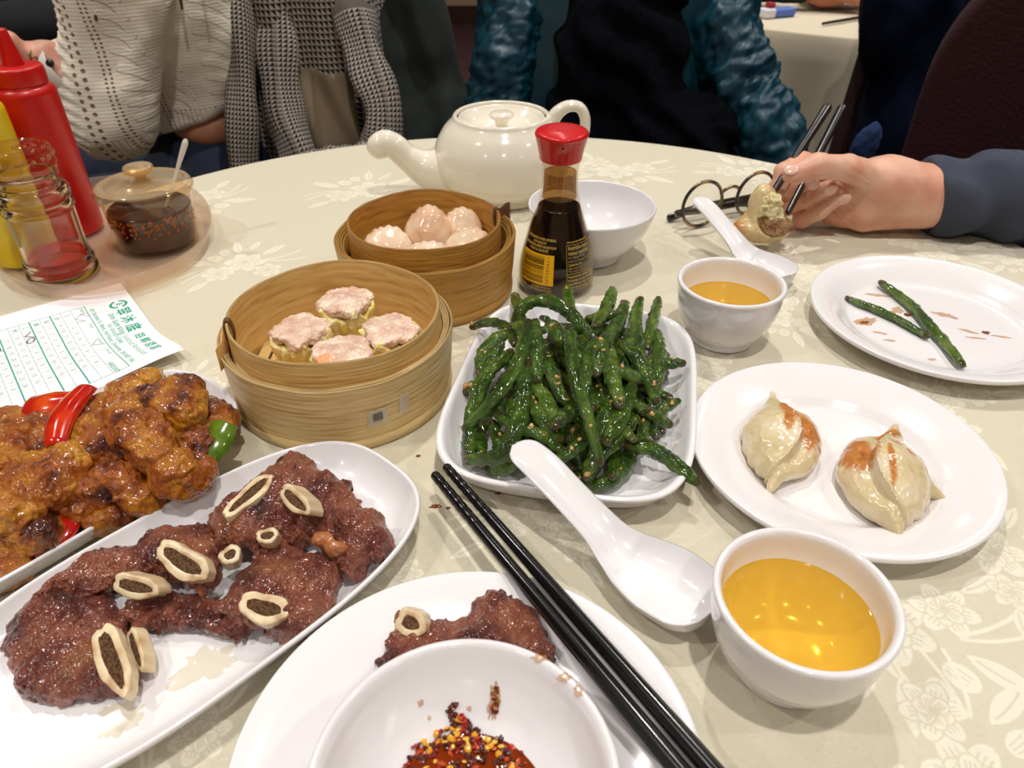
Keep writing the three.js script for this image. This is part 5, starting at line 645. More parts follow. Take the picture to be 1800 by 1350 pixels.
// ---------------------------------------------------------------- the diner whose hand holds the chopsticks
const skinM = phy(0xffffff, 0.5, { vertexColors: true, clearcoat: 0.12, clearcoatRoughness: 0.4 });
const skinCol = (a, b, k) => { const A = rgb(a), B = rgb(b); return (p) => mixc(A, B, clamp(0.45 + 1.3 * fbm(p[0] * 34 + k, p[1] * 34, p[2] * 34, 2) + 0.12 * n3(p[0] * 300, p[1] * 300, p[2] * 300))); };
const chain = (x, y, z, pts, rs, k = 0.004) => { let d = 1; for (let i = 1; i < pts.length; i++) d = smin(d, cap(x, y, z, pts[i - 1], pts[i], rs[i - 1], rs[i]), k); return d; };
{
  const t = thing('person', 'diner in a grey-blue sweater reaching in with chopsticks', 'person', [0.36, T, -0.69]); const O = t.position;
  const L = (p) => [p[0] - O.x, p[1], p[2] - O.z];
  const thumb = [[0.352, 0.055, -0.682], [0.308, 0.0705, -0.668], [0.276, 0.0765, -0.656], [0.2525, 0.0705, -0.652]].map(L), index = [[0.322, 0.05, -0.702], [0.279, 0.064, -0.7], [0.2575, 0.0605, -0.684], [0.2525, 0.047, -0.676]].map(L);
  const middle = [[0.329, 0.038, -0.716], [0.279, 0.046, -0.716], [0.2625, 0.0375, -0.704], [0.2705, 0.0455, -0.687], [0.2835, 0.0525, -0.68]].map(L), ring = [[0.337, 0.028, -0.712], [0.287, 0.029, -0.71], [0.271, 0.022, -0.696], [0.2825, 0.036, -0.68], [0.2985, 0.0485, -0.675]].map(L), pinky = [[0.343, 0.018, -0.704], [0.3, 0.0145, -0.7], [0.2865, 0.0115, -0.688], [0.2965, 0.026, -0.674], [0.3105, 0.042, -0.669]].map(L);
  const H = (x, y, z) => {
    let d = smin(cap(x, y, z, L([0.47, 0.033, -0.69]), L([0.405, 0.036, -0.688]), 0.0265, 0.0275), cap(x, y, z, L([0.405, 0.036, -0.688]), L([0.36, 0.042, -0.69]), 0.0275, 0.029), 0.01);
    d = smin(d, cap(x, y, z, L([0.36, 0.042, -0.69]), L([0.328, 0.042, -0.697]), 0.029, 0.022), 0.012);
    d = smin(d, chain(x, y, z, [L([0.385, 0.047, -0.68]), L([0.352, 0.055, -0.677])], [0.017, 0.0185]), 0.014);
    d = smin(d, chain(x, y, z, [L([0.395, 0.026, -0.68]), L([0.345, 0.02, -0.683]), L([0.318, 0.017, -0.692])], [0.016, 0.017, 0.0125]), 0.012);
    d = smin(d, chain(x, y, z, thumb, [0.0155, 0.0118, 0.0112, 0.0082]), 0.008);
    d = smin(d, chain(x, y, z, index, [0.0115, 0.0105, 0.0092, 0.0076], 0.003), 0.006);
    d = smin(d, chain(x, y, z, middle, [0.0118, 0.0105, 0.0096, 0.009, 0.0076], 0.003), 0.0022);
    d = smin(d, chain(x, y, z, ring, [0.0115, 0.01, 0.0094, 0.0088, 0.0074], 0.003), 0.0022);
    d = smin(d, chain(x, y, z, pinky, [0.0105, 0.0092, 0.0085, 0.0078, 0.0066], 0.003), 0.0022);
    return d > 0.01 ? d : d + 0.0005 * fbm(x * 90, y * 90, z * 90, 2) + 0.00035 * Math.sin((x * 0.6 + y) * 900 + 5 * n3(x * 50, y * 50, z * 50)) * sst(0.02, 0.004, Math.abs(x - (0.318 - O.x)));
  };
  const handG = net(H, L([0.232, -0.004, -0.725]), L([0.475, 0.1, -0.635]), 0.0018, { col: skinCol(0xd99a80, 0xe8b9a0, 2) });
  // head and neck, out of the picture above the right-hand side
  const hd = L([0.93, 0.5, -0.5]), Hd = (x, y, z) => { const X = x - hd[0], Y = y - hd[1], Z = z - hd[2]; let d = ell(X, Y, Z, [0, 0.02, 0], [0.098, 0.115, 0.08]); d = smin(d, ell(X, Y, Z, [-0.03, -0.06, 0], [0.065, 0.065, 0.058]), 0.03); d = smin(d, cap(X, Y, Z, [-0.088, 0.015, 0], [-0.112, -0.022, 0], 0.009, 0.013), 0.012); d = smin(d, cap(X, Y, Z, [0.03, -0.05, 0], [0.04, -0.2, 0], 0.052, 0.06), 0.03); for (const s of [-1, 1]) { d = smin(d, ell(X, Y, Z, [0.012, -0.005, s * 0.081], [0.017, 0.03, 0.009]), 0.006); d = smax(d, -ell(X, Y, Z, [-0.095, 0.022, s * 0.034], [0.014, 0.01, 0.016]), 0.01); } d = smin(d, cap(X, Y, Z, [-0.088, -0.062, -0.018], [-0.088, -0.062, 0.018], 0.006, 0.006), 0.006); return d; };
  const headG = net(Hd, [hd[0] - 0.13, hd[1] - 0.22, hd[2] - 0.11], [hd[0] + 0.12, hd[1] + 0.15, hd[2] + 0.11], 0.006, { col: skinCol(0xd99a80, 0xe3ae94, 5) });
  part('body', handG, skinM, t, 'skin of hand and wrist'); part('head', headG, skinM, t, 'face and neck');
  for (const s of [-1, 1]) part('eye', new THREE.SphereGeometry(0.0105, 20, 14), phy(0x2c2018, 0.1), t).position.set(hd[0] - 0.086, hd[1] + 0.022, hd[2] + s * 0.034);
  const hairF = (x, y, z) => { const X = x - hd[0], Y = y - hd[1], Z = z - hd[2]; let d = ell(X, Y, Z, [0.012, 0.035, 0], [0.104, 0.118, 0.09]); d = smax(d, -(X * 0.75 + Y * 0.62 + 0.005 + 0.012 * n3(Z * 60, 1, 1)), 0.02); return d + 0.003 * Math.sin(Z * 260 + X * 90); };
  part('hair', net(hairF, [hd[0] - 0.13, hd[1] - 0.11, hd[2] - 0.11], [hd[0] + 0.14, hd[1] + 0.18, hd[2] + 0.11], 0.005), std(0x2a1a10, 0.6), t, 'short dark brown hair');
  // nails
  const nail = (p, q, r, nrm) => { const m = part('fingernail', new THREE.SphereGeometry(1, 20, 12), phy(0xecbfb0, 0.18, { clearcoat: 0.8 }), t); const d = new THREE.Vector3(q[0] - p[0], q[1] - p[1], q[2] - p[2]).normalize(), n = new THREE.Vector3(...nrm); n.addScaledVector(d, -n.dot(d)).normalize(); const s = d.clone().cross(n); m.matrix.makeBasis(d, n, s); m.quaternion.setFromRotationMatrix(m.matrix); m.scale.set(0.0068, 0.0018, 0.0056); m.position.set(q[0], q[1], q[2]).addScaledVector(n, r).addScaledVector(d, 0.002); };
  nail(middle[3], middle[4], 0.0066, [0.35, 0.25, 1]); nail(ring[3], ring[4], 0.0064, [0.35, 0.2, 1]); nail(pinky[3], pinky[4], 0.0056, [0.4, 0.2, 1]); nail(thumb[2], thumb[3], 0.0078, [-0.1, 0.9, 0.55]);
  // sweater: sleeve, shoulders and trunk
  const knit = noiseTex(256, 256, (u, v, i, j) => 0.5 + 0.25 * Math.sin(i * 0.8) * Math.sin(j * 0.8) + 0.5 * n3(u * 50, v * 50, 4), { repeat: [14, 14] });
  const S = (x, y, z) => {
    let d = chain(x, y, z, [L([0.418, 0.035, -0.689]), L([0.5, 0.034, -0.686]), L([0.62, 0.03, -0.67]), L([0.72, 0.04, -0.65])], [0.0375, 0.0415, 0.047, 0.052], 0.02);
    d = smin(d, chain(x, y, z, [L([0.72, 0.04, -0.65]), L([0.88, 0.27, -0.68])], [0.052, 0.062], 0.02), 0.03);
    d = smin(d, chain(x, y, z, [L([0.95, -0.2, -0.5]), L([0.94, 0.1, -0.5]), L([0.93, 0.27, -0.5])], [0.15, 0.14, 0.1], 0.05), 0.08); d = smin(d, cap(x, y, z, L([0.91, 0.27, -0.66]), L([0.91, 0.27, -0.34]), 0.065, 0.065), 0.06); d = smin(d, chain(x, y, z, [L([0.91, 0.27, -0.34]), L([0.86, 0.02, -0.3]), L([0.7, -0.06, -0.36])], [0.062, 0.052, 0.042], 0.02), 0.03);
    const e = d + 0.0034 * Math.sin((x + 0.6 * y) * 75 + 5 * fbm(x * 12, y * 12, z * 12, 2)) + 0.005 * fbm(x * 20, y * 20, z * 20, 2);
    return smax(e, -(Math.hypot(x - L([0.4, 0, 0])[0], 0) + 1) + 1.0, 0.001) > 9 ? e : smax(e, -(x - L([0.404, 0, 0])[0] + 0.25 * (y - 0.035) * 0.6), 0.004);
  };
  const sm = std(0x50566a, 0.92, { bumpMap: knit, bumpScale: 0.0012 });
  part('sweater', mergeGeometries([net(S, L([0.385, -0.03, -0.75]), L([0.56, 0.1, -0.63]), 0.0025, { uv: (p) => [p[0] * 5, p[1] * 5] }), net((x, y, z) => smax(S(x, y, z), -(x - L([0.545, 0, 0])[0]), 0.003), L([0.53, -0.42, -0.78]), L([1.13, 0.36, -0.22]), 0.011, { uv: (p) => [p[0] * 5, p[1] * 5] })]), sm, t, 'grey-blue knit sweater');
  const Tr = (x, y, z) => { let d = 1; for (const s of [-1, 1]) d = smin(d, chain(x, y, z, [L([0.95, -0.22, -0.5 + s * 0.08]), L([0.6, -0.22, -0.5 + s * 0.12]), L([0.58, -0.68, -0.5 + s * 0.12])], [0.1, 0.075, 0.05], 0.03), 0.04); return d; };
  part('trousers', net(Tr, L([0.5, -0.735, -0.75]), L([1.08, -0.1, -0.25]), 0.012), std(0x1d2230, 0.9), t, 'dark trousers');
  for (const s of [-1, 1]) part('shoe', net((x, y, z) => smax(ell(x, y, z, L([0.545, -0.72, -0.5 + s * 0.12]), [0.13, 0.06, 0.045]), -(y + 0.749), 0.01), L([0.4, -0.75, -0.6 + s * 0.12]), L([0.69, -0.64, -0.4 + s * 0.12]), 0.01), std(0x15110f, 0.5), t, 'dark shoe');
  // the held chopsticks and half-eaten dumpling
  const stick = phy(0x1d1a1b, 0.28, { clearcoat: 0.4, clearcoatRoughness: 0.2 });
  const st = (a, b, label) => solo('chopstick', tube([a, a.map((v, i) => (v + b[i]) / 2), b], (q) => lerp(0.0029, 0.0048, q), { seg: 30, rad: 16 }), stick, label, 'chopstick', [0, T, 0]);
  st([0.2345, 0.0465, -0.648], [0.3125, 0.0998, -0.755], 'dark chopstick under the thumb, its tip in the half-eaten dumpling'); st([0.2575, 0.0345, -0.652], [0.3285, 0.0988, -0.757], 'dark chopstick resting across the fingers of the hand');
}
{ // half-eaten fried dumpling between the chopsticks
  const sk = rgb(0xdcc491), gold = rgb(0xb9772a), meat = rgb(0xb08a62), meat2 = rgb(0x8a5a30), cab = rgb(0xe6dcae), gr = rgb(0x9cb84a);
  const t = thing('bitten_dumpling', 'half-eaten fried dumpling gripped by the chopsticks, filling showing', 'dumpling', [0.2345, T + 0.03, -0.647]);
  const shell = (x, y, z) => { let d = smin(ell(x, y, z, [0, -0.009, 0], [0.027, 0.0135, 0.0155]), ell(x, y, z, [-0.0035, 0.013, -0.004], [0.0125, 0.019, 0.011]), 0.01); const cut = ell(x, y, z, [0.009, 0.004, 0.013], [0.0185, 0.016, 0.0145]); return smax(d + 0.0018 * fbm(x * 90, y * 90, z * 90, 2), -cut - 0.001 * n3(x * 200, y * 200, z * 200), 0.002); };
  part('dough', net(shell, [-0.032, -0.026, -0.02], [0.03, 0.036, 0.02], 0.0009, { col: (p) => { const n = fbm(p[0] * 60, p[1] * 60, p[2] * 60 + 3, 2); return mixc(sk, gold, clamp(sst(-0.012, -0.026, p[0]) * 0.9 + sst(0.012, 0.024, p[0]) * 0.7 + n * 1.1)); } }), phy(0xffffff, 0.3, { vertexColors: true, clearcoat: 0.5, clearcoatRoughness: 0.15 }), t, 'golden dough wrapper');
  const fill = (x, y, z) => smin(ell(x, y, z, [0.009, -0.004, 0.0075], [0.0165, 0.0095, 0.0085]), ell(x, y, z, [0.002, 0.012, 0.005], [0.0105, 0.015, 0.0075]), 0.006) + 0.0048 * fbm(x * 150, y * 170, z * 170, 3);
  part('filling', net(fill, [-0.014, -0.018, -0.008], [0.03, 0.032, 0.02], 0.0008, { col: (p) => { const n = fbm(p[0] * 140, p[1] * 140, p[2] * 140, 2), g = n3(p[0] * 240 + 3, p[1] * 240, p[2] * 240); let c = p[1] > 0.006 + 0.004 * n ? mixc(cab, sk, clamp(0.5 + n * 2)) : mixc(meat, meat2, clamp(0.5 + n * 2.4)); return g > 0.42 ? mixc(c, gr, 0.7) : c; } }), phy(0xffffff, 0.35, { vertexColors: true, clearcoat: 0.4 }), t, 'minced meat and cabbage filling');
}

// ---------------------------------------------------------------- chairs, coats and people behind the table
const maroon = std(0x2e030c, 0.85, { bumpMap: noiseTex(128, 128, (u, v) => 0.5 + 0.5 * n3(u * 40, v * 40, 7), { repeat: [6, 6] }), bumpScale: 0.001 });
const chairFrame = phy(0x241510, 0.4, { clearcoat: 0.2 });
function chair(x, z, turn, label, group) {     // faces local -z; its back stands on the +z side
  const t = thing('banquet_chair', label, 'chair', [x, 0, z], turn, group);
  part('seat', new RoundedBoxGeometry(0.44, 0.075, 0.42, 4, 0.03), maroon, t).position.set(0, 0.445, 0);
  const sh = new THREE.Shape(), w = 0.215, h = 0.5; sh.moveTo(-w, 0); sh.lineTo(-w, h - 0.2); sh.bezierCurveTo(-w, h - 0.06, -w + 0.09, h, 0, h); sh.bezierCurveTo(w - 0.09, h, w, h - 0.06, w, h - 0.2); sh.lineTo(w, 0); sh.lineTo(-w, 0);
  const b = part('backrest', new THREE.ExtrudeGeometry(sh, { depth: 0.035, bevelEnabled: true, bevelThickness: 0.014, bevelSize: 0.012, bevelSegments: 4, curveSegments: 20 }), maroon, t); b.position.set(0, 0.5, 0.2); b.rotation.x = 0.1;
  for (const s of [-1, 1]) { part('leg', tube([[s * 0.19, 0.41, -0.17], [s * 0.195, 0.2, -0.18], [s * 0.2, 0.011, -0.19]], 0.011, { seg: 8, rad: 10 }), chairFrame, t); part('leg', tube([[s * 0.19, 0.45, 0.2], [s * 0.195, 0.22, 0.22], [s * 0.2, 0.011, 0.25]], 0.011, { seg: 8, rad: 10 }), chairFrame, t); part('back_post', tube([[s * 0.19, 0.42, 0.2], [s * 0.19, 0.54, 0.222]], 0.01, { seg: 4, rad: 10 }), chairFrame, t); }
  return t;
}
chair(0.17, -1.62, 0, 'maroon banquet chair wearing the teal jacket'); 
chair(0.86, -1.13, -0.5, 'empty maroon upholstered banquet chair beside the reaching arm'); chair(0.84, -1.7, 0.1, 'maroon banquet chair wearing the navy coat'); chair(-0.57, -1.58, 1.5, 'maroon banquet chair under the cable-knit diner, wearing the checked coat');
chair(0.93, -0.5, Math.PI / 2, 'maroon banquet chair under the diner in the grey-blue sweater');
// folds of a hanging garment: closed shell round an upright axis
function garment(name, label, category, c, rx, rz, y0, y1, mat, fold, uvk, shape = () => 1) {
  const n = 140, m = 70, P = (u, v) => { const a = -u * 6.2832, k = v < 0.5 ? v * 2 : (1 - v) * 2, outer = v < 0.5, vv = outer ? v * 2 : (1 - v) * 2, y = lerp(y1, y0, vv), top = Math.sqrt(clamp(1 - Math.pow(1 - clamp(vv * 7), 2))), s = (shape(a, vv) + fold(a, vv)) * top - (outer ? 0 : 0.05); const e = 2.6, ca = Math.cos(a), sa = Math.sin(a), r = 1 / Math.pow(Math.pow(Math.abs(ca), e) + Math.pow(Math.abs(sa), e), 1 / e); return [rx * ca * r * Math.max(s, 0.001), y - (outer ? 0 : 0.004), rz * sa * r * Math.max(s, 0.001)]; };
  return solo(name, grid(n, m, P, { closeU: true, uv: (u, v, p) => [Math.atan2(p[2], p[0]) * (rx + rz) / 2 * uvk, p[1] * uvk] }), mat, label, category, [c[0], T, c[1]]);
}
{ // checked coat on a chair
  const tooth = canvas(128, 128, (g) => { g.fillStyle = '#b9aea6'; g.fillRect(0, 0, 128, 128); g.fillStyle = '#15110f'; for (let j = 0; j < 2; j++) for (let i = 0; i < 2; i++) { const x = i * 64, y = j * 64; g.fillRect(x, y, 32, 32); g.beginPath(); g.moveTo(x + 32, y); g.lineTo(x + 48, y); g.lineTo(x + 32, y + 16); g.fill(); g.beginPath(); g.moveTo(x + 64, y); g.lineTo(x + 64, y + 0); g.lineTo(x + 32, y + 32); g.lineTo(x + 32, y + 16); g.lineTo(x + 48, y); g.fill(); g.beginPath(); g.moveTo(x, y + 32); g.lineTo(x + 16, y + 32); g.lineTo(x, y + 48); g.fill(); g.beginPath(); g.moveTo(x + 16, y + 32); g.lineTo(x + 32, y + 32); g.lineTo(x, y + 64); g.lineTo(x, y + 48); g.fill(); } });
  const cm = std(0xffffff, 0.95, { map: tooth });
  const c = garment('checked_coat', 'black and white houndstooth coat hanging over a chair, pale lining showing', 'coat', [-0.35, -1.39], 0.175, 0.135, -0.42, 0.33, cm, (a, v) => 0.07 * Math.sin(a * 7 + 2.6 * Math.sin(v * 2.2)) * sst(0.05, 0.4, v) + 0.03 * Math.sin(a * 15 + v * 4), 56, (a, v) => 0.88 + 0.18 * v);
  const O = c.position, L = (p) => [p[0] - O.x, p[1], p[2] - O.z];
  part('lining', sheet(24, 24, (u, v) => { const x = lerp(-0.345, -0.262, u) + 0.012 * (1 - v) * (u - 0.3), y = lerp(-0.1, 0.022, v) - 0.006 * u; return L([x, y, -1.247 + 0.012 * Math.sin(u * 7 + v * 3) - 0.02 * Math.pow(2 * u - 1, 2)]); }, 0.003), std(0x9c8a72, 0.85), c, 'beige lining');
  const roll = (pts, r, k) => part('lapel', tube(pts.map(L), r, { seg: 50, rad: 28, flat: 0.6, bump: (t, a) => 0.14 * Math.sin(a * 3 + t * 9 + k) + 0.08 * Math.sin(t * 22 + k) }), new THREE.MeshStandardMaterial({ roughness: 0.95, map: tooth.clone() }), c, 'rolled houndstooth coat edge');
  for (const m of [roll([[-0.245, 0.1, -1.27], [-0.225, 0.03, -1.235], [-0.208, -0.02, -1.215], [-0.21, -0.06, -1.205], [-0.225, -0.11, -1.2], [-0.24, -0.2, -1.2]], 0.031, 1), roll([[-0.37, 0.12, -1.29], [-0.372, 0.03, -1.245], [-0.37, -0.04, -1.225], [-0.35, -0.1, -1.205], [-0.33, -0.2, -1.195]], 0.032, 3), roll([[-0.34, -0.105, -1.2], [-0.29, -0.098, -1.19], [-0.235, -0.088, -1.19]], 0.024, 5), roll([[-0.415, 0.2, -1.3], [-0.42, 0.05, -1.235], [-0.427, -0.04, -1.2], [-0.436, -0.11, -1.185], [-0.445, -0.25, -1.18]], 0.036, 8)]) m.material.map.repeat.set(13, 3.8);
}
{ // dark garment and pale cloth between the chairs
  const dk = std(0x1a2220, 0.9);
  solo('black_coat', net((x, y, z) => chain(x, y, z, [[-0.03, 0.3, 0], [-0.01, 0.05, 0.02], [0.03, -0.12, 0.06], [0.05, -0.35, 0.06]], [0.08, 0.085, 0.1, 0.11], 0.05) + 0.012 * Math.sin(x * 70 + y * 22) + 0.012 * fbm(x * 14, y * 14, z * 14, 2), [-0.17, -0.48, -0.15], [0.21, 0.42, 0.2], 0.01), dk, 'black coat hanging beside the checked coat', 'coat', [-0.185, T, -1.42]);
  solo('white_napkin', sheet(20, 30, (u, v) => [lerp(-0.03, 0.03, u) * (1 - 0.3 * v) + 0.012 * v, lerp(-0.2, 0.1, v), 0.012 * Math.sin(u * 9 + v * 4)], 0.003), std(0xd9c6c0, 0.9), 'pale pinkish cloth hanging behind the black coat', 'cloth', [-0.215, T + 0.03, -1.62]);
}
{ // teal jacket with a dark scarf thrown over it
  const teal = phy(0x023a4c, 0.45, { sheen: 0.2 });
  const j = garment('teal_jacket', 'teal puffer jacket draped over a chair back behind the teapot', 'jacket', [0.17, -1.36], 0.225, 0.15, -0.42, 0.36, teal, (a, v) => 0.05 * Math.sin(a * 6 + 2 * v) * sst(0, 0.3, v) + 0.03 * Math.sin(a * 13 + v * 7) + 0.025 * Math.abs(Math.sin(v * 26 + Math.sin(a * 3))) + 0.06 * n3(Math.cos(a) * 5, Math.sin(a) * 5, v * 22), 5, (a, v) => 0.84 + 0.24 * v);
  const O = j.position, L = (p) => [p[0] - O.x, p[1], p[2] - O.z];
  part('sleeve', tube([[0.3, 0.14, -1.3], [0.335, 0.07, -1.24], [0.37, 0, -1.2], [0.405, -0.06, -1.16], [0.425, -0.13, -1.15], [0.43, -0.3, -1.16]].map(L), (q) => 0.058 - 0.012 * q, { seg: 170, rad: 60, bump: (t, a) => 0.04 * Math.sin(t * 40 + 3 * Math.cos(a)) + 0.2 * n3(Math.cos(a) * 1.5, Math.sin(a) * 1.5, t * 9) + 0.16 * n3(Math.cos(a) * 2.6, Math.sin(a) * 2.6, t * 30) + 0.09 * n3(Math.cos(a) * 6, Math.sin(a) * 6, t * 60) }), teal, j, 'teal quilted sleeve'); part('sleeve', tube([[0.03, 0.16, -1.3], [-0.005, 0.07, -1.25], [-0.02, -0.02, -1.225], [-0.022, -0.12, -1.21], [-0.02, -0.3, -1.2]].map(L), 0.05, { seg: 170, rad: 60, bump: (t, a) => 0.04 * Math.sin(t * 36 + 3 * Math.cos(a)) + 0.2 * n3(Math.cos(a) * 1.5, Math.sin(a) * 1.5 + 4, t * 9) + 0.16 * n3(Math.cos(a) * 2.6, Math.sin(a) * 2.6 + 4, t * 30) + 0.09 * n3(Math.cos(a) * 6, Math.sin(a) * 6, t * 60) }), teal, j, 'teal quilted sleeve');
  const wool = phy(0x05070d, 1, { bumpMap: noiseTex(128, 128, (u, v) => 0.5 + 0.6 * n3(u * 30, v * 30, 2), { repeat: [6, 6] }), bumpScale: 0.003, specularIntensity: 0.15 });
  solo('wool_scarf', net((x, y, z) => { let d = chain(x, y, z, [[0.05, 0.36, -0.12], [0.03, 0.2, -0.02], [-0.03, 0.07, 0.05], [-0.05, -0.06, 0.07], [-0.05, -0.3, 0.07]], [0.085, 0.075, 0.055, 0.055, 0.07], 0.05); d = smin(d, chain(x, y, z, [[0.06, 0.2, -0.04], [0.04, 0.05, 0.05], [0.05, -0.05, 0.085], [0.12, -0.075, 0.085], [0.11, -0.3, 0.08]], [0.07, 0.05, 0.05, 0.065, 0.075], 0.05), 0.03); return d + 0.007 * Math.sin((x * 0.8 + y) * 85 + 4 * fbm(x * 8, y * 8, z * 8, 2)) + 0.009 * fbm(x * 22, y * 22, z * 22, 2); }, [-0.19, -0.42, -0.26], [0.28, 0.5, 0.2], 0.0075), wool, 'near-black wool scarf heaped over the teal jacket', 'scarf', [0.165, T, -1.27]);
}
{ // navy coat
  const nv = phy(0x080f22, 0.95, { specularIntensity: 0.2 });
  solo('navy_coat', net((x, y, z) => { let d = chain(x, y, z, [[-0.02, 0.4, 0], [-0.03, 0.1, 0.05], [-0.01, -0.12, 0.08], [0, -0.4, 0.08]], [0.1, 0.11, 0.11, 0.11], 0.05); d = smin(d, chain(x, y, z, [[0.1, 0.38, 0], [0.11, 0.1, 0.06], [0.11, -0.4, 0.08]], [0.08, 0.09, 0.1], 0.05), 0.03); return d + 0.009 * Math.sin(x * 95 + 3 * fbm(y * 6, x * 6, 1, 2)) + 0.009 * fbm(x * 16, y * 16, z * 16, 2); }, [-0.17, -0.53, -0.15], [0.26, 0.53, 0.24], 0.01), nv, 'navy coat hanging on the chair before the next table', 'coat', [0.755, T, -1.43]);
  solo('blue_mitten', net((x, y, z) => smin(ell(x, y, z, [0, 0, 0], [0.028, 0.042, 0.018]), ell(x, y, z, [0.012, 0.03, 0], [0.018, 0.03, 0.016]), 0.02) + 0.004 * fbm(x * 60, y * 60, z * 60, 2), [-0.05, -0.06, -0.04], [0.05, 0.08, 0.04], 0.004), std(0x102c58, 0.9), 'small blue cloth tucked at the foot of the navy coat', 'cloth', [0.572, T - 0.09, -1.2]).scale.setScalar(0.75);
}
{ // the neighbouring table
  const C = [1.02, -2.32], R = 0.78, cl = std(0xd8ccb4, 0.85), f = (a, v) => 0.035 * v * (Math.sin(a * 11) + 0.5 * Math.sin(a * 23 + 1));
  const pr = []; for (let i = 0; i <= 20; i++) pr.push([R * i / 20, 0, 0]); pr.push([R + 0.006, -0.004, 0.02], [R + 0.01, -0.02, 0.08]); for (let i = 1; i <= 14; i++) pr.push([R + 0.012 + 0.02 * i / 14, -0.02 - 0.24 * i / 14, i / 14]); const all = pr.concat(pr.slice().reverse().map((p) => [Math.max(0, p[0] - 0.003), p[1] - 0.003, p[2]]));
  solo('tablecloth', grid(200, all.length - 1, (u, v) => { const p = all[Math.round(v * (all.length - 1))], a = -u * 6.2832, r = p[0] + f(a, p[2]); return [C[0] + r * Math.cos(a), T + p[1], C[1] + r * Math.sin(a)]; }, { closeU: true }), cl, 'plain cream tablecloth hanging in folds on the neighbouring table', 'tablecloth');
  const tb = thing('round_table', 'neighbouring round table under the plain cream cloth', 'table', [C[0], 0, C[1]]), wood = std(0x5a3a24, 0.5); part('tabletop', lathe([[0, T - 0.035], [R - 0.02, T - 0.035], [R - 0.02, T - 0.006], [0, T - 0.006]], 64), wood, tb); part('pedestal', lathe([[0, T - 0.036], [0.06, T - 0.036], [0.05, 0.1], [0.25, 0.03], [0.26, 0], [0, 0]], 32), wood, tb);
  const pk = thing('napkin_packet', 'blue and white napkin packet on the neighbouring table', 'packet', [0.6, T, -1.83], 0.4); part('wrapper', new RoundedBoxGeometry(0.07, 0.018, 0.03, 3, 0.006), std(0x5a78c8, 0.5), pk).position.y = 0.01; part('white_end', new RoundedBoxGeometry(0.03, 0.02, 0.031, 3, 0.006), std(0xe8e6ee, 0.5), pk).position.set(-0.035, 0.011, 0); part('red_seal', new RoundedBoxGeometry(0.016, 0.012, 0.02, 3, 0.004), std(0xa02030, 0.5), pk).position.set(-0.03, 0.026, 0);
  solo('chopstick', tube([[0.66, 0.006, -1.72], [0.75, 0.006, -1.78], [0.84, 0.006, -1.84]], (q) => 0.003 + 0.0012 * q, { seg: 10, rad: 10 }), std(0x1c1718, 0.4), 'dark chopstick lying on the neighbouring table', 'chopstick', [0, T, 0]);
  solo('dinner_plate', plateGeo(0.09, 0.06, 0.018), china, 'white plate on the neighbouring table beside the dark chopstick', 'plate', [0.78, T, -1.98]);
  const P = thing('person', 'dark-clothed diner resting an arm on the neighbouring table', 'person', [0.62, T, -1.95]);
  part('jacket', net((x, y, z) => { let d = chain(x, y, z, [[0.06, 0.05, 0.03], [-0.1, 0.055, -0.03], [-0.28, 0.09, -0.12]], [0.036, 0.045, 0.06], 0.03); d = smin(d, chain(x, y, z, [[-0.28, 0.09, -0.12], [-0.46, 0.3, -0.2]], [0.06, 0.075], 0.03), 0.03); d = smin(d, chain(x, y, z, [[-0.56, -0.3, -0.35], [-0.55, 0.05, -0.35], [-0.53, 0.28, -0.34]], [0.15, 0.14, 0.1], 0.05), 0.06); d = smin(d, cap(x, y, z, [-0.5, 0.3, -0.2], [-0.54, 0.3, -0.5], 0.065, 0.065), 0.05); return d + 0.005 * fbm(x * 25, y * 25, z * 25, 2); }, [-0.76, -0.48, -0.6], [0.11, 0.4, 0.08], 0.011), std(0x14151f, 0.9), P, 'dark jacket');
  part('body', net((x, y, z) => { let d = smin(cap(x, y, z, [0.05, 0.045, 0.03], [0.1, 0.038, 0.045], 0.028, 0.026), cap(x, y, z, [0.1, 0.038, 0.045], [0.13, 0.034, 0.055], 0.028, 0.022), 0.015); for (let k = 0; k < 4; k++) d = smin(d, chain(x, y, z, [[0.12, 0.036, 0.025 + k * 0.017], [0.16, 0.036 - 0.003 * k, 0.035 + k * 0.018], [0.18, 0.02, 0.04 + k * 0.017]], [0.01, 0.009, 0.0075], 0.004), 0.005); return smin(d, chain(x, y, z, [[0.09, 0.045, 0.02], [0.12, 0.05, -0.002], [0.145, 0.04, -0.01]], [0.013, 0.011, 0.009], 0.004), 0.008); }, [0.03, 0.002, -0.03], [0.21, 0.09, 0.13], 0.004, { col: skinCol(0xb06a54, 0xc58268, 7) }), skinM, P, 'hand');
  part('head', net((x, y, z) => smin(ell(x, y, z, [-0.5, 0.56, -0.34], [0.095, 0.115, 0.078]), cap(x, y, z, [-0.52, 0.48, -0.34], [-0.53, 0.33, -0.34], 0.05, 0.055), 0.03), [-0.63, 0.3, -0.45], [-0.38, 0.7, -0.23], 0.009, { col: skinCol(0xb06a54, 0xc58268, 9) }), skinM, P, 'face and neck'); part('hair', net((x, y, z) => smax(ell(x, y, z, [-0.515, 0.58, -0.34], [0.105, 0.122, 0.09]), -(0.75 * -(x + 0.5) + (y - 0.55)), 0.02), [-0.64, 0.42, -0.45], [-0.38, 0.73, -0.23], 0.009), std(0x15100c, 0.6), P, 'dark hair');
}
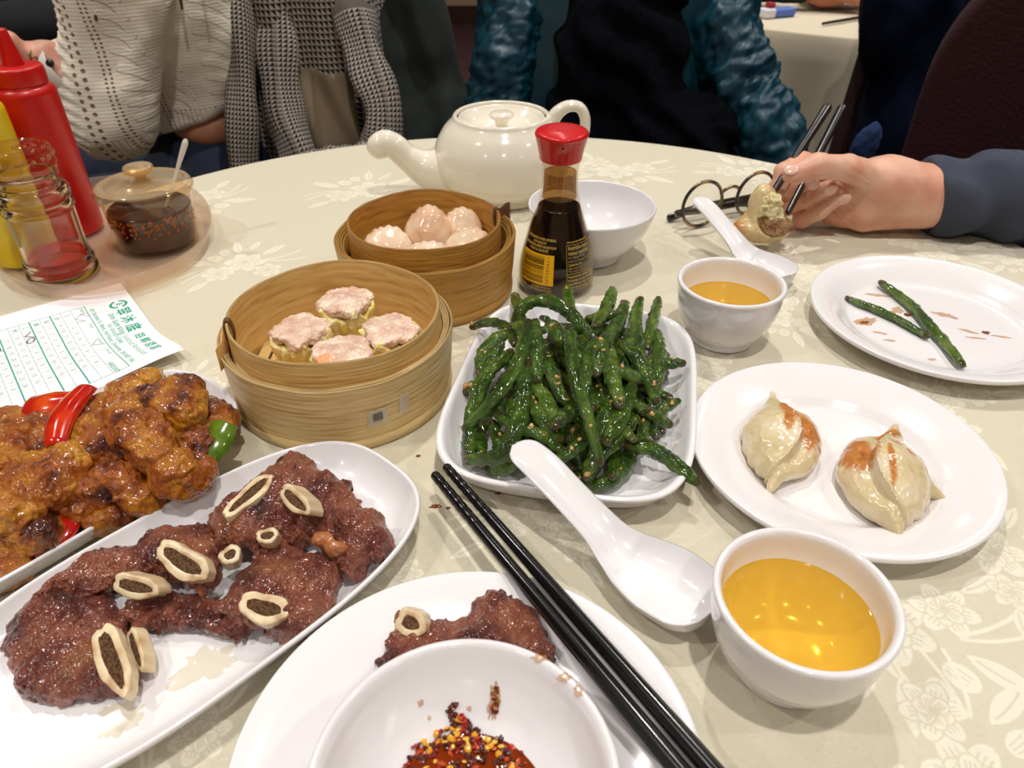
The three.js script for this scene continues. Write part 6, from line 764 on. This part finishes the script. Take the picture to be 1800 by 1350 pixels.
{ // diner in the cable-knit sweater
  const t = thing('person', 'diner in a cream cable-knit sweater and jeans, seen from the side', 'person', [-0.53, T, -1.2]), O = t.position, L = (p) => [p[0] - O.x, p[1], p[2] - O.z];
  const TW = 768, TH = 1024, MX = (x) => (x + 0.75) / 0.45 * TW, MY = (y) => TH - (y + 0.2) / 0.6 * TH;
  const draw = (bump) => (g) => {
    g.fillStyle = bump ? '#808080' : '#ece4d4'; g.fillRect(0, 0, TW, TH); const dot = (x, y, r, c) => { g.fillStyle = c; g.beginPath(); g.ellipse(MX(x), MY(y), r, r * 0.85, 0.5, 0, 7); g.fill(); };
    // arm panels follow the arm from the shoulder down to the elbow
    const ax = (y) => -0.575 + 0.05 * Math.sin((0.25 - y) * 2.2) ;
    for (let k = 0; k < 46; k++) { const y = 0.4 - k * 0.0105, c = bump ? '#202020' : '#8a6d4e', x = ax(y); for (const [o, s] of [[-0.025, 0], [-0.013, 0.005]]) dot(x + o, y + s, 5, c); for (const o of [0.012, 0.019]) { dot(x + o, y, 2.6, c); dot(x + o, y + 0.005, 2.6, c); } }
    g.lineWidth = 18; g.lineCap = 'round'; for (let k = 0; k < 30; k++) { const y = 0.4 - k * 0.022, x = ax(y); g.strokeStyle = bump ? '#b4b4b4' : '#f0e9da'; g.beginPath(); g.moveTo(MX(x + 0.032), MY(y)); g.quadraticCurveTo(MX(x + 0.055), MY(y - 0.004), MX(x + 0.06), MY(y - 0.028)); g.stroke(); g.beginPath(); g.moveTo(MX(-0.46), MY(y)); g.quadraticCurveTo(MX(-0.435), MY(y - 0.004), MX(-0.42), MY(y - 0.028)); g.stroke(); }
    for (let y = -0.2; y < 0.42; y += 0.0045) { g.strokeStyle = bump ? 'rgba(40,40,40,0.16)' : 'rgba(150,138,118,0.18)'; g.lineWidth = 1.6; g.beginPath(); g.moveTo(0, MY(y)); g.lineTo(TW, MY(y)); g.stroke(); }
    if (bump) { for (let x = -0.75; x < -0.3; x += 0.007) { g.strokeStyle = 'rgba(20,20,20,0.5)'; g.lineWidth = 4; g.beginPath(); g.moveTo(MX(x), MY(-0.02)); g.lineTo(MX(x), MY(-0.2)); g.stroke(); } }
  };
  const map = canvas(TW, TH, draw(false)), bmap = canvas(TW, TH, draw(true), { srgb: false }), km = std(0xffffff, 0.95, { map, bumpMap: bmap, bumpScale: 0.005 });
  const K = (x, y, z) => {
    let body = chain(x, y, z, [L([-0.53, -0.06, -1.27]), L([-0.525, 0.1, -1.28]), L([-0.52, 0.33, -1.28])], [0.1, 0.112, 0.1], 0.06); body = smax(body, -(y + 0.028 - 0.32 * (x - L([-0.44, 0, 0])[0]) * 0.9), 0.012);
    let arm = chain(x, y, z, [L([-0.515, 0.33, -1.2]), L([-0.535, 0.17, -1.125]), L([-0.575, 0.0, -1.085])], [0.075, 0.068, 0.058], 0.04); arm = smin(arm, chain(x, y, z, [L([-0.575, 0.0, -1.085]), L([-0.625, 0.028, -1.09]), L([-0.648, 0.052, -1.105])], [0.056, 0.042, 0.034], 0.03), 0.04);
    const cuff = 0.0022 * Math.sin((y + 0.4 * x) * 420) * sst(-0.04, -0.075, x); return smin(smin(body, arm, 0.015), cap(x, y, z, L([-0.5, 0.34, -1.2]), L([-0.5, 0.34, -1.4]), 0.075, 0.06), 0.05) + 0.006 * fbm(x * 17, y * 17, z * 17, 2) + cuff + 0.005 * Math.sin(x * 60 - y * 45) * sst(-0.05, 0.02, x) * 0.6;
  };
  part('sweater', net(K, L([-0.7, -0.13, -1.48]), L([-0.36, 0.43, -1.0]), 0.0055, { uv: (p) => [(p[0] + O.x + 0.75) / 0.45, (p[1] + 0.2) / 0.6] }), km, t, 'cream cable-knit sweater');
  const HX = 0.034, HY = 0.004, HZ = 0.035;
  const Sk = (x0, y0, z0) => { const x = x0 - HX, y = y0 - HY, z = z0 - HZ; let d = chain(x, y, z, [L([-0.64, 0.048, -1.1]), L([-0.665, 0.068, -1.11]), L([-0.69, 0.07, -1.11])], [0.026, 0.025, 0.024], 0.012); [[0, 0], [0.003, -0.016], [0, -0.032], [-0.008, -0.045]].forEach(([dx, dy], k) => { d = smin(d, chain(x, y, z, [L([-0.695 - dx, 0.085 + dy, -1.1]), L([-0.725 - dx, 0.09 + dy, -1.088]), L([-0.735, 0.075 + dy, -1.07]), L([-0.722, 0.068 + dy, -1.065])], [0.0105, 0.0095, 0.0085, 0.0072], 0.004), 0.006); }); d = smin(d, chain(x, y, z, [L([-0.68, 0.07, -1.1]), L([-0.695, 0.1, -1.085]), L([-0.715, 0.105, -1.075])], [0.013, 0.0115, 0.009], 0.005), 0.01); return d + 0.0008 * fbm(x * 70, y * 70, z * 70, 2); };
  const hd = L([-0.5, 0.6, -1.28]), Hd = (x, y, z) => { const X = x - hd[0], Y = y - hd[1], Z = z - hd[2]; let d = ell(X, Y, Z, [0, 0.02, 0], [0.09, 0.108, 0.074]); d = smin(d, ell(X, Y, Z, [-0.03, -0.055, 0], [0.058, 0.06, 0.052]), 0.03); d = smin(d, cap(X, Y, Z, [-0.082, 0.012, 0], [-0.102, -0.02, 0], 0.008, 0.011), 0.012); d = smin(d, cap(X, Y, Z, [0.02, -0.05, 0], [0.01, -0.2, 0], 0.045, 0.05), 0.03); for (const s of [-1, 1]) d = smax(d, -ell(X, Y, Z, [-0.088, 0.022, s * 0.031], [0.013, 0.009, 0.015]), 0.01); d = smin(d, cap(X, Y, Z, [-0.08, -0.058, -0.016], [-0.08, -0.058, 0.016], 0.006, 0.006), 0.006); return d; };
  part('body', net(Hd, [hd[0] - 0.13, hd[1] - 0.23, hd[2] - 0.11], [hd[0] + 0.12, hd[1] + 0.15, hd[2] + 0.11], 0.006, { col: skinCol(0xd99a80, 0xe3ae94, 5) }), skinM, t, 'face and neck');
  part('hand', net(Sk, L([-0.73, 0.0, -1.12]), L([-0.56, 0.135, -0.985]), 0.0028, { col: skinCol(0xd08e78, 0xe0aa92, 4) }), skinM, t, 'raised hand');
  for (const s of [-1, 1]) part('eye', new THREE.SphereGeometry(0.0095, 16, 12), phy(0x2c2018, 0.1), t).position.set(hd[0] - 0.079, hd[1] + 0.022, hd[2] + s * 0.031);
  part('waist', net((x, y, z) => ell(x, y, z, L([-0.5, -0.06, -1.262]), [0.062, 0.045, 0.08]), L([-0.6, -0.16, -1.4]), L([-0.4, 0.02, -1.15]), 0.006, { col: skinCol(0xb87a5c, 0xc98d70, 8) }), skinM, t, 'bare skin at the waist');
  part('jeans', net((x, y, z) => { let d = ell(x, y, z, L([-0.52, -0.18, -1.265]), [0.115, 0.128, 0.14]); for (const s of [-1, 1]) d = smin(d, chain(x, y, z, [L([-0.5, -0.21, -1.27 + s * 0.075]), L([-0.88, -0.2, -1.27 + s * 0.11]), L([-0.9, -0.68, -1.27 + s * 0.1])], [0.088, 0.068, 0.045], 0.03), 0.04); return d + 0.005 * fbm(x * 24, y * 24, z * 24, 2); }, L([-0.99, -0.735, -1.46]), L([-0.33, -0.04, -1.08]), 0.011), std(0x141e36, 0.85), t, 'dark blue jeans');
  for (const s of [-1, 1]) part('shoe', net((x, y, z) => smax(ell(x, y, z, L([-0.94, -0.72, -1.27 + s * 0.1]), [0.12, 0.06, 0.042]), -(y + 0.749), 0.01), L([-1.08, -0.75, -1.36 + s * 0.1]), L([-0.8, -0.64, -1.18 + s * 0.1]), 0.01), std(0x2a2422, 0.5), t, 'dark shoe');
  const hairM = std(0x4a3018, 0.55); part('hair', net((x, y, z) => { const X = x - hd[0], Y = y - hd[1], Z = z - hd[2]; let d = ell(X, Y, Z, [0.014, 0.032, 0], [0.1, 0.116, 0.088]); d = smin(d, chain(X, Y, Z, [[0.05, 0, 0], [0.06, -0.14, 0.02], [0.05, -0.3, 0.04]], [0.07, 0.065, 0.035], 0.04), 0.04); d = smax(d, -(X + 0.35 * Y + 0.055 - 0.3 * Math.max(0, -Y)), 0.02); return d + 0.003 * Math.sin(Z * 240 + X * 150); }, [hd[0] - 0.13, hd[1] - 0.36, hd[2] - 0.12], [hd[0] + 0.16, hd[1] + 0.17, hd[2] + 0.14], 0.006), hairM, t, 'long brown hair');
  for (const [p, q, r] of [[[-0.545, 0.5, -1.2], [-0.535, 0.13, -1.045], 0.012], [[-0.47, 0.5, -1.2], [-0.455, 0.13, -1.13], 0.018], [[-0.44, 0.48, -1.2], [-0.425, 0.15, -1.14], 0.014]]) part('hair_lock', tube([L(p), L([(p[0] + q[0]) / 2 + 0.015, (p[1] + q[1]) / 2 + 0.02, (p[2] + q[2]) / 2 + 0.02]), L(q)], (u) => r * (1 - 0.85 * u * u), { seg: 30, rad: 12, flat: 0.5 }), hairM, t, 'strand of brown hair');
  // bracelet
  const br = thing('bracelet', 'gold chain bracelet on the wrist of the cable-knit diner', 'bracelet', [-0.624, T + 0.068, -1.072]), gold = std(0x9a8450, 0.3, { metalness: 0.9 }); for (let k = 0; k < 26; k++) { const a = k / 26 * 6.283, l = part('link', new THREE.TorusGeometry(0.0042, 0.0014, 8, 14), gold, br); l.position.set(-0.004 * Math.cos(a), 0.03 * Math.cos(a), 0.03 * Math.sin(a)); l.rotation.set(a, k % 2 ? 1.2 : 0.2, 0); } br.rotation.z = 0.5;
  const wt = thing('wristwatch', 'white strap wristwatch beside the bracelet', 'watch', [-0.612, T + 0.06, -1.072]); part('strap', lathe([[0.0335, -0.008], [0.036, -0.0075], [0.0365, 0], [0.036, 0.0075], [0.0335, 0.008]], 40), std(0xe6e1d8, 0.5), wt).rotation.z = Math.PI / 2 + 0.6; part('dial', lathe([[0.0001, 0.003], [0.006, 0.003], [0.0075, 0.001], [0.0075, -0.002]], 32), std(0x15130f, 0.3), wt).position.set(0, 0.018, 0.03); wt.children[1].rotation.x = 1.1; wt.children[1].scale.setScalar(0.7);
}
{ // diner in black at the far left, arm along a white-covered table
  const t = thing('person', 'diner dressed in black behind the raised hand', 'person', [-1.05, T, -1.75]), bk = std(0x0b0d12, 0.9);
  part('coat', net((x, y, z) => { let d = chain(x, y, z, [[0, -0.35, 0], [0, 0, 0], [0, 0.3, 0]], [0.22, 0.2, 0.15], 0.08); d = smin(d, cap(x, y, z, [-0.18, 0.3, 0], [0.18, 0.3, 0], 0.08, 0.08), 0.08); d = smin(d, chain(x, y, z, [[0.2, 0.28, 0.02], [0.26, 0.02, 0.1], [0.1, 0.04, 0.3]], [0.07, 0.06, 0.045], 0.03), 0.04); return d + 0.008 * fbm(x * 15, y * 15, z * 15, 2); }, [-0.32, -0.6, -0.26], [0.36, 0.42, 0.38], 0.014), bk, t, 'black coat');
  part('body', net((x, y, z) => smin(ell(x, y, z, [0, 0.58, 0.02], [0.078, 0.115, 0.095]), cap(x, y, z, [0, 0.5, 0], [0, 0.34, 0], 0.05, 0.055), 0.03), [-0.12, 0.3, -0.12], [0.12, 0.72, 0.14], 0.008, { col: skinCol(0xc98a70, 0xd9a088, 3) }), skinM, t, 'face and neck'); part('hair', net((x, y, z) => smax(ell(x, y, z, [0, 0.6, 0.0], [0.09, 0.125, 0.1]), -(y - 0.56 - 0.6 * z), 0.02), [-0.12, 0.45, -0.14], [0.12, 0.76, 0.14], 0.008), std(0x15100c, 0.6), t, 'dark hair');
  const tb = thing('round_table', 'white-covered table edge behind the red bottle', 'table', [-1.34, 0, -1.02]), wood = std(0xd8ccb4, 0.85); part('cloth_top', lathe([[0.0001, T - 0.002], [0.36, T - 0.002], [0.372, T - 0.008], [0.38, T - 0.3], [0.376, T - 0.3], [0.366, T - 0.012], [0.0001, T - 0.008]].reverse(), 80), wood, tb, 'cream cloth'); part('pedestal', lathe([[0.0001, T - 0.009], [0.06, T - 0.009], [0.05, 0.1], [0.2, 0.03], [0.2, 0], [0.0001, 0]], 24), std(0x5a3a24, 0.5), tb);
}

renderer.render(scene, camera);
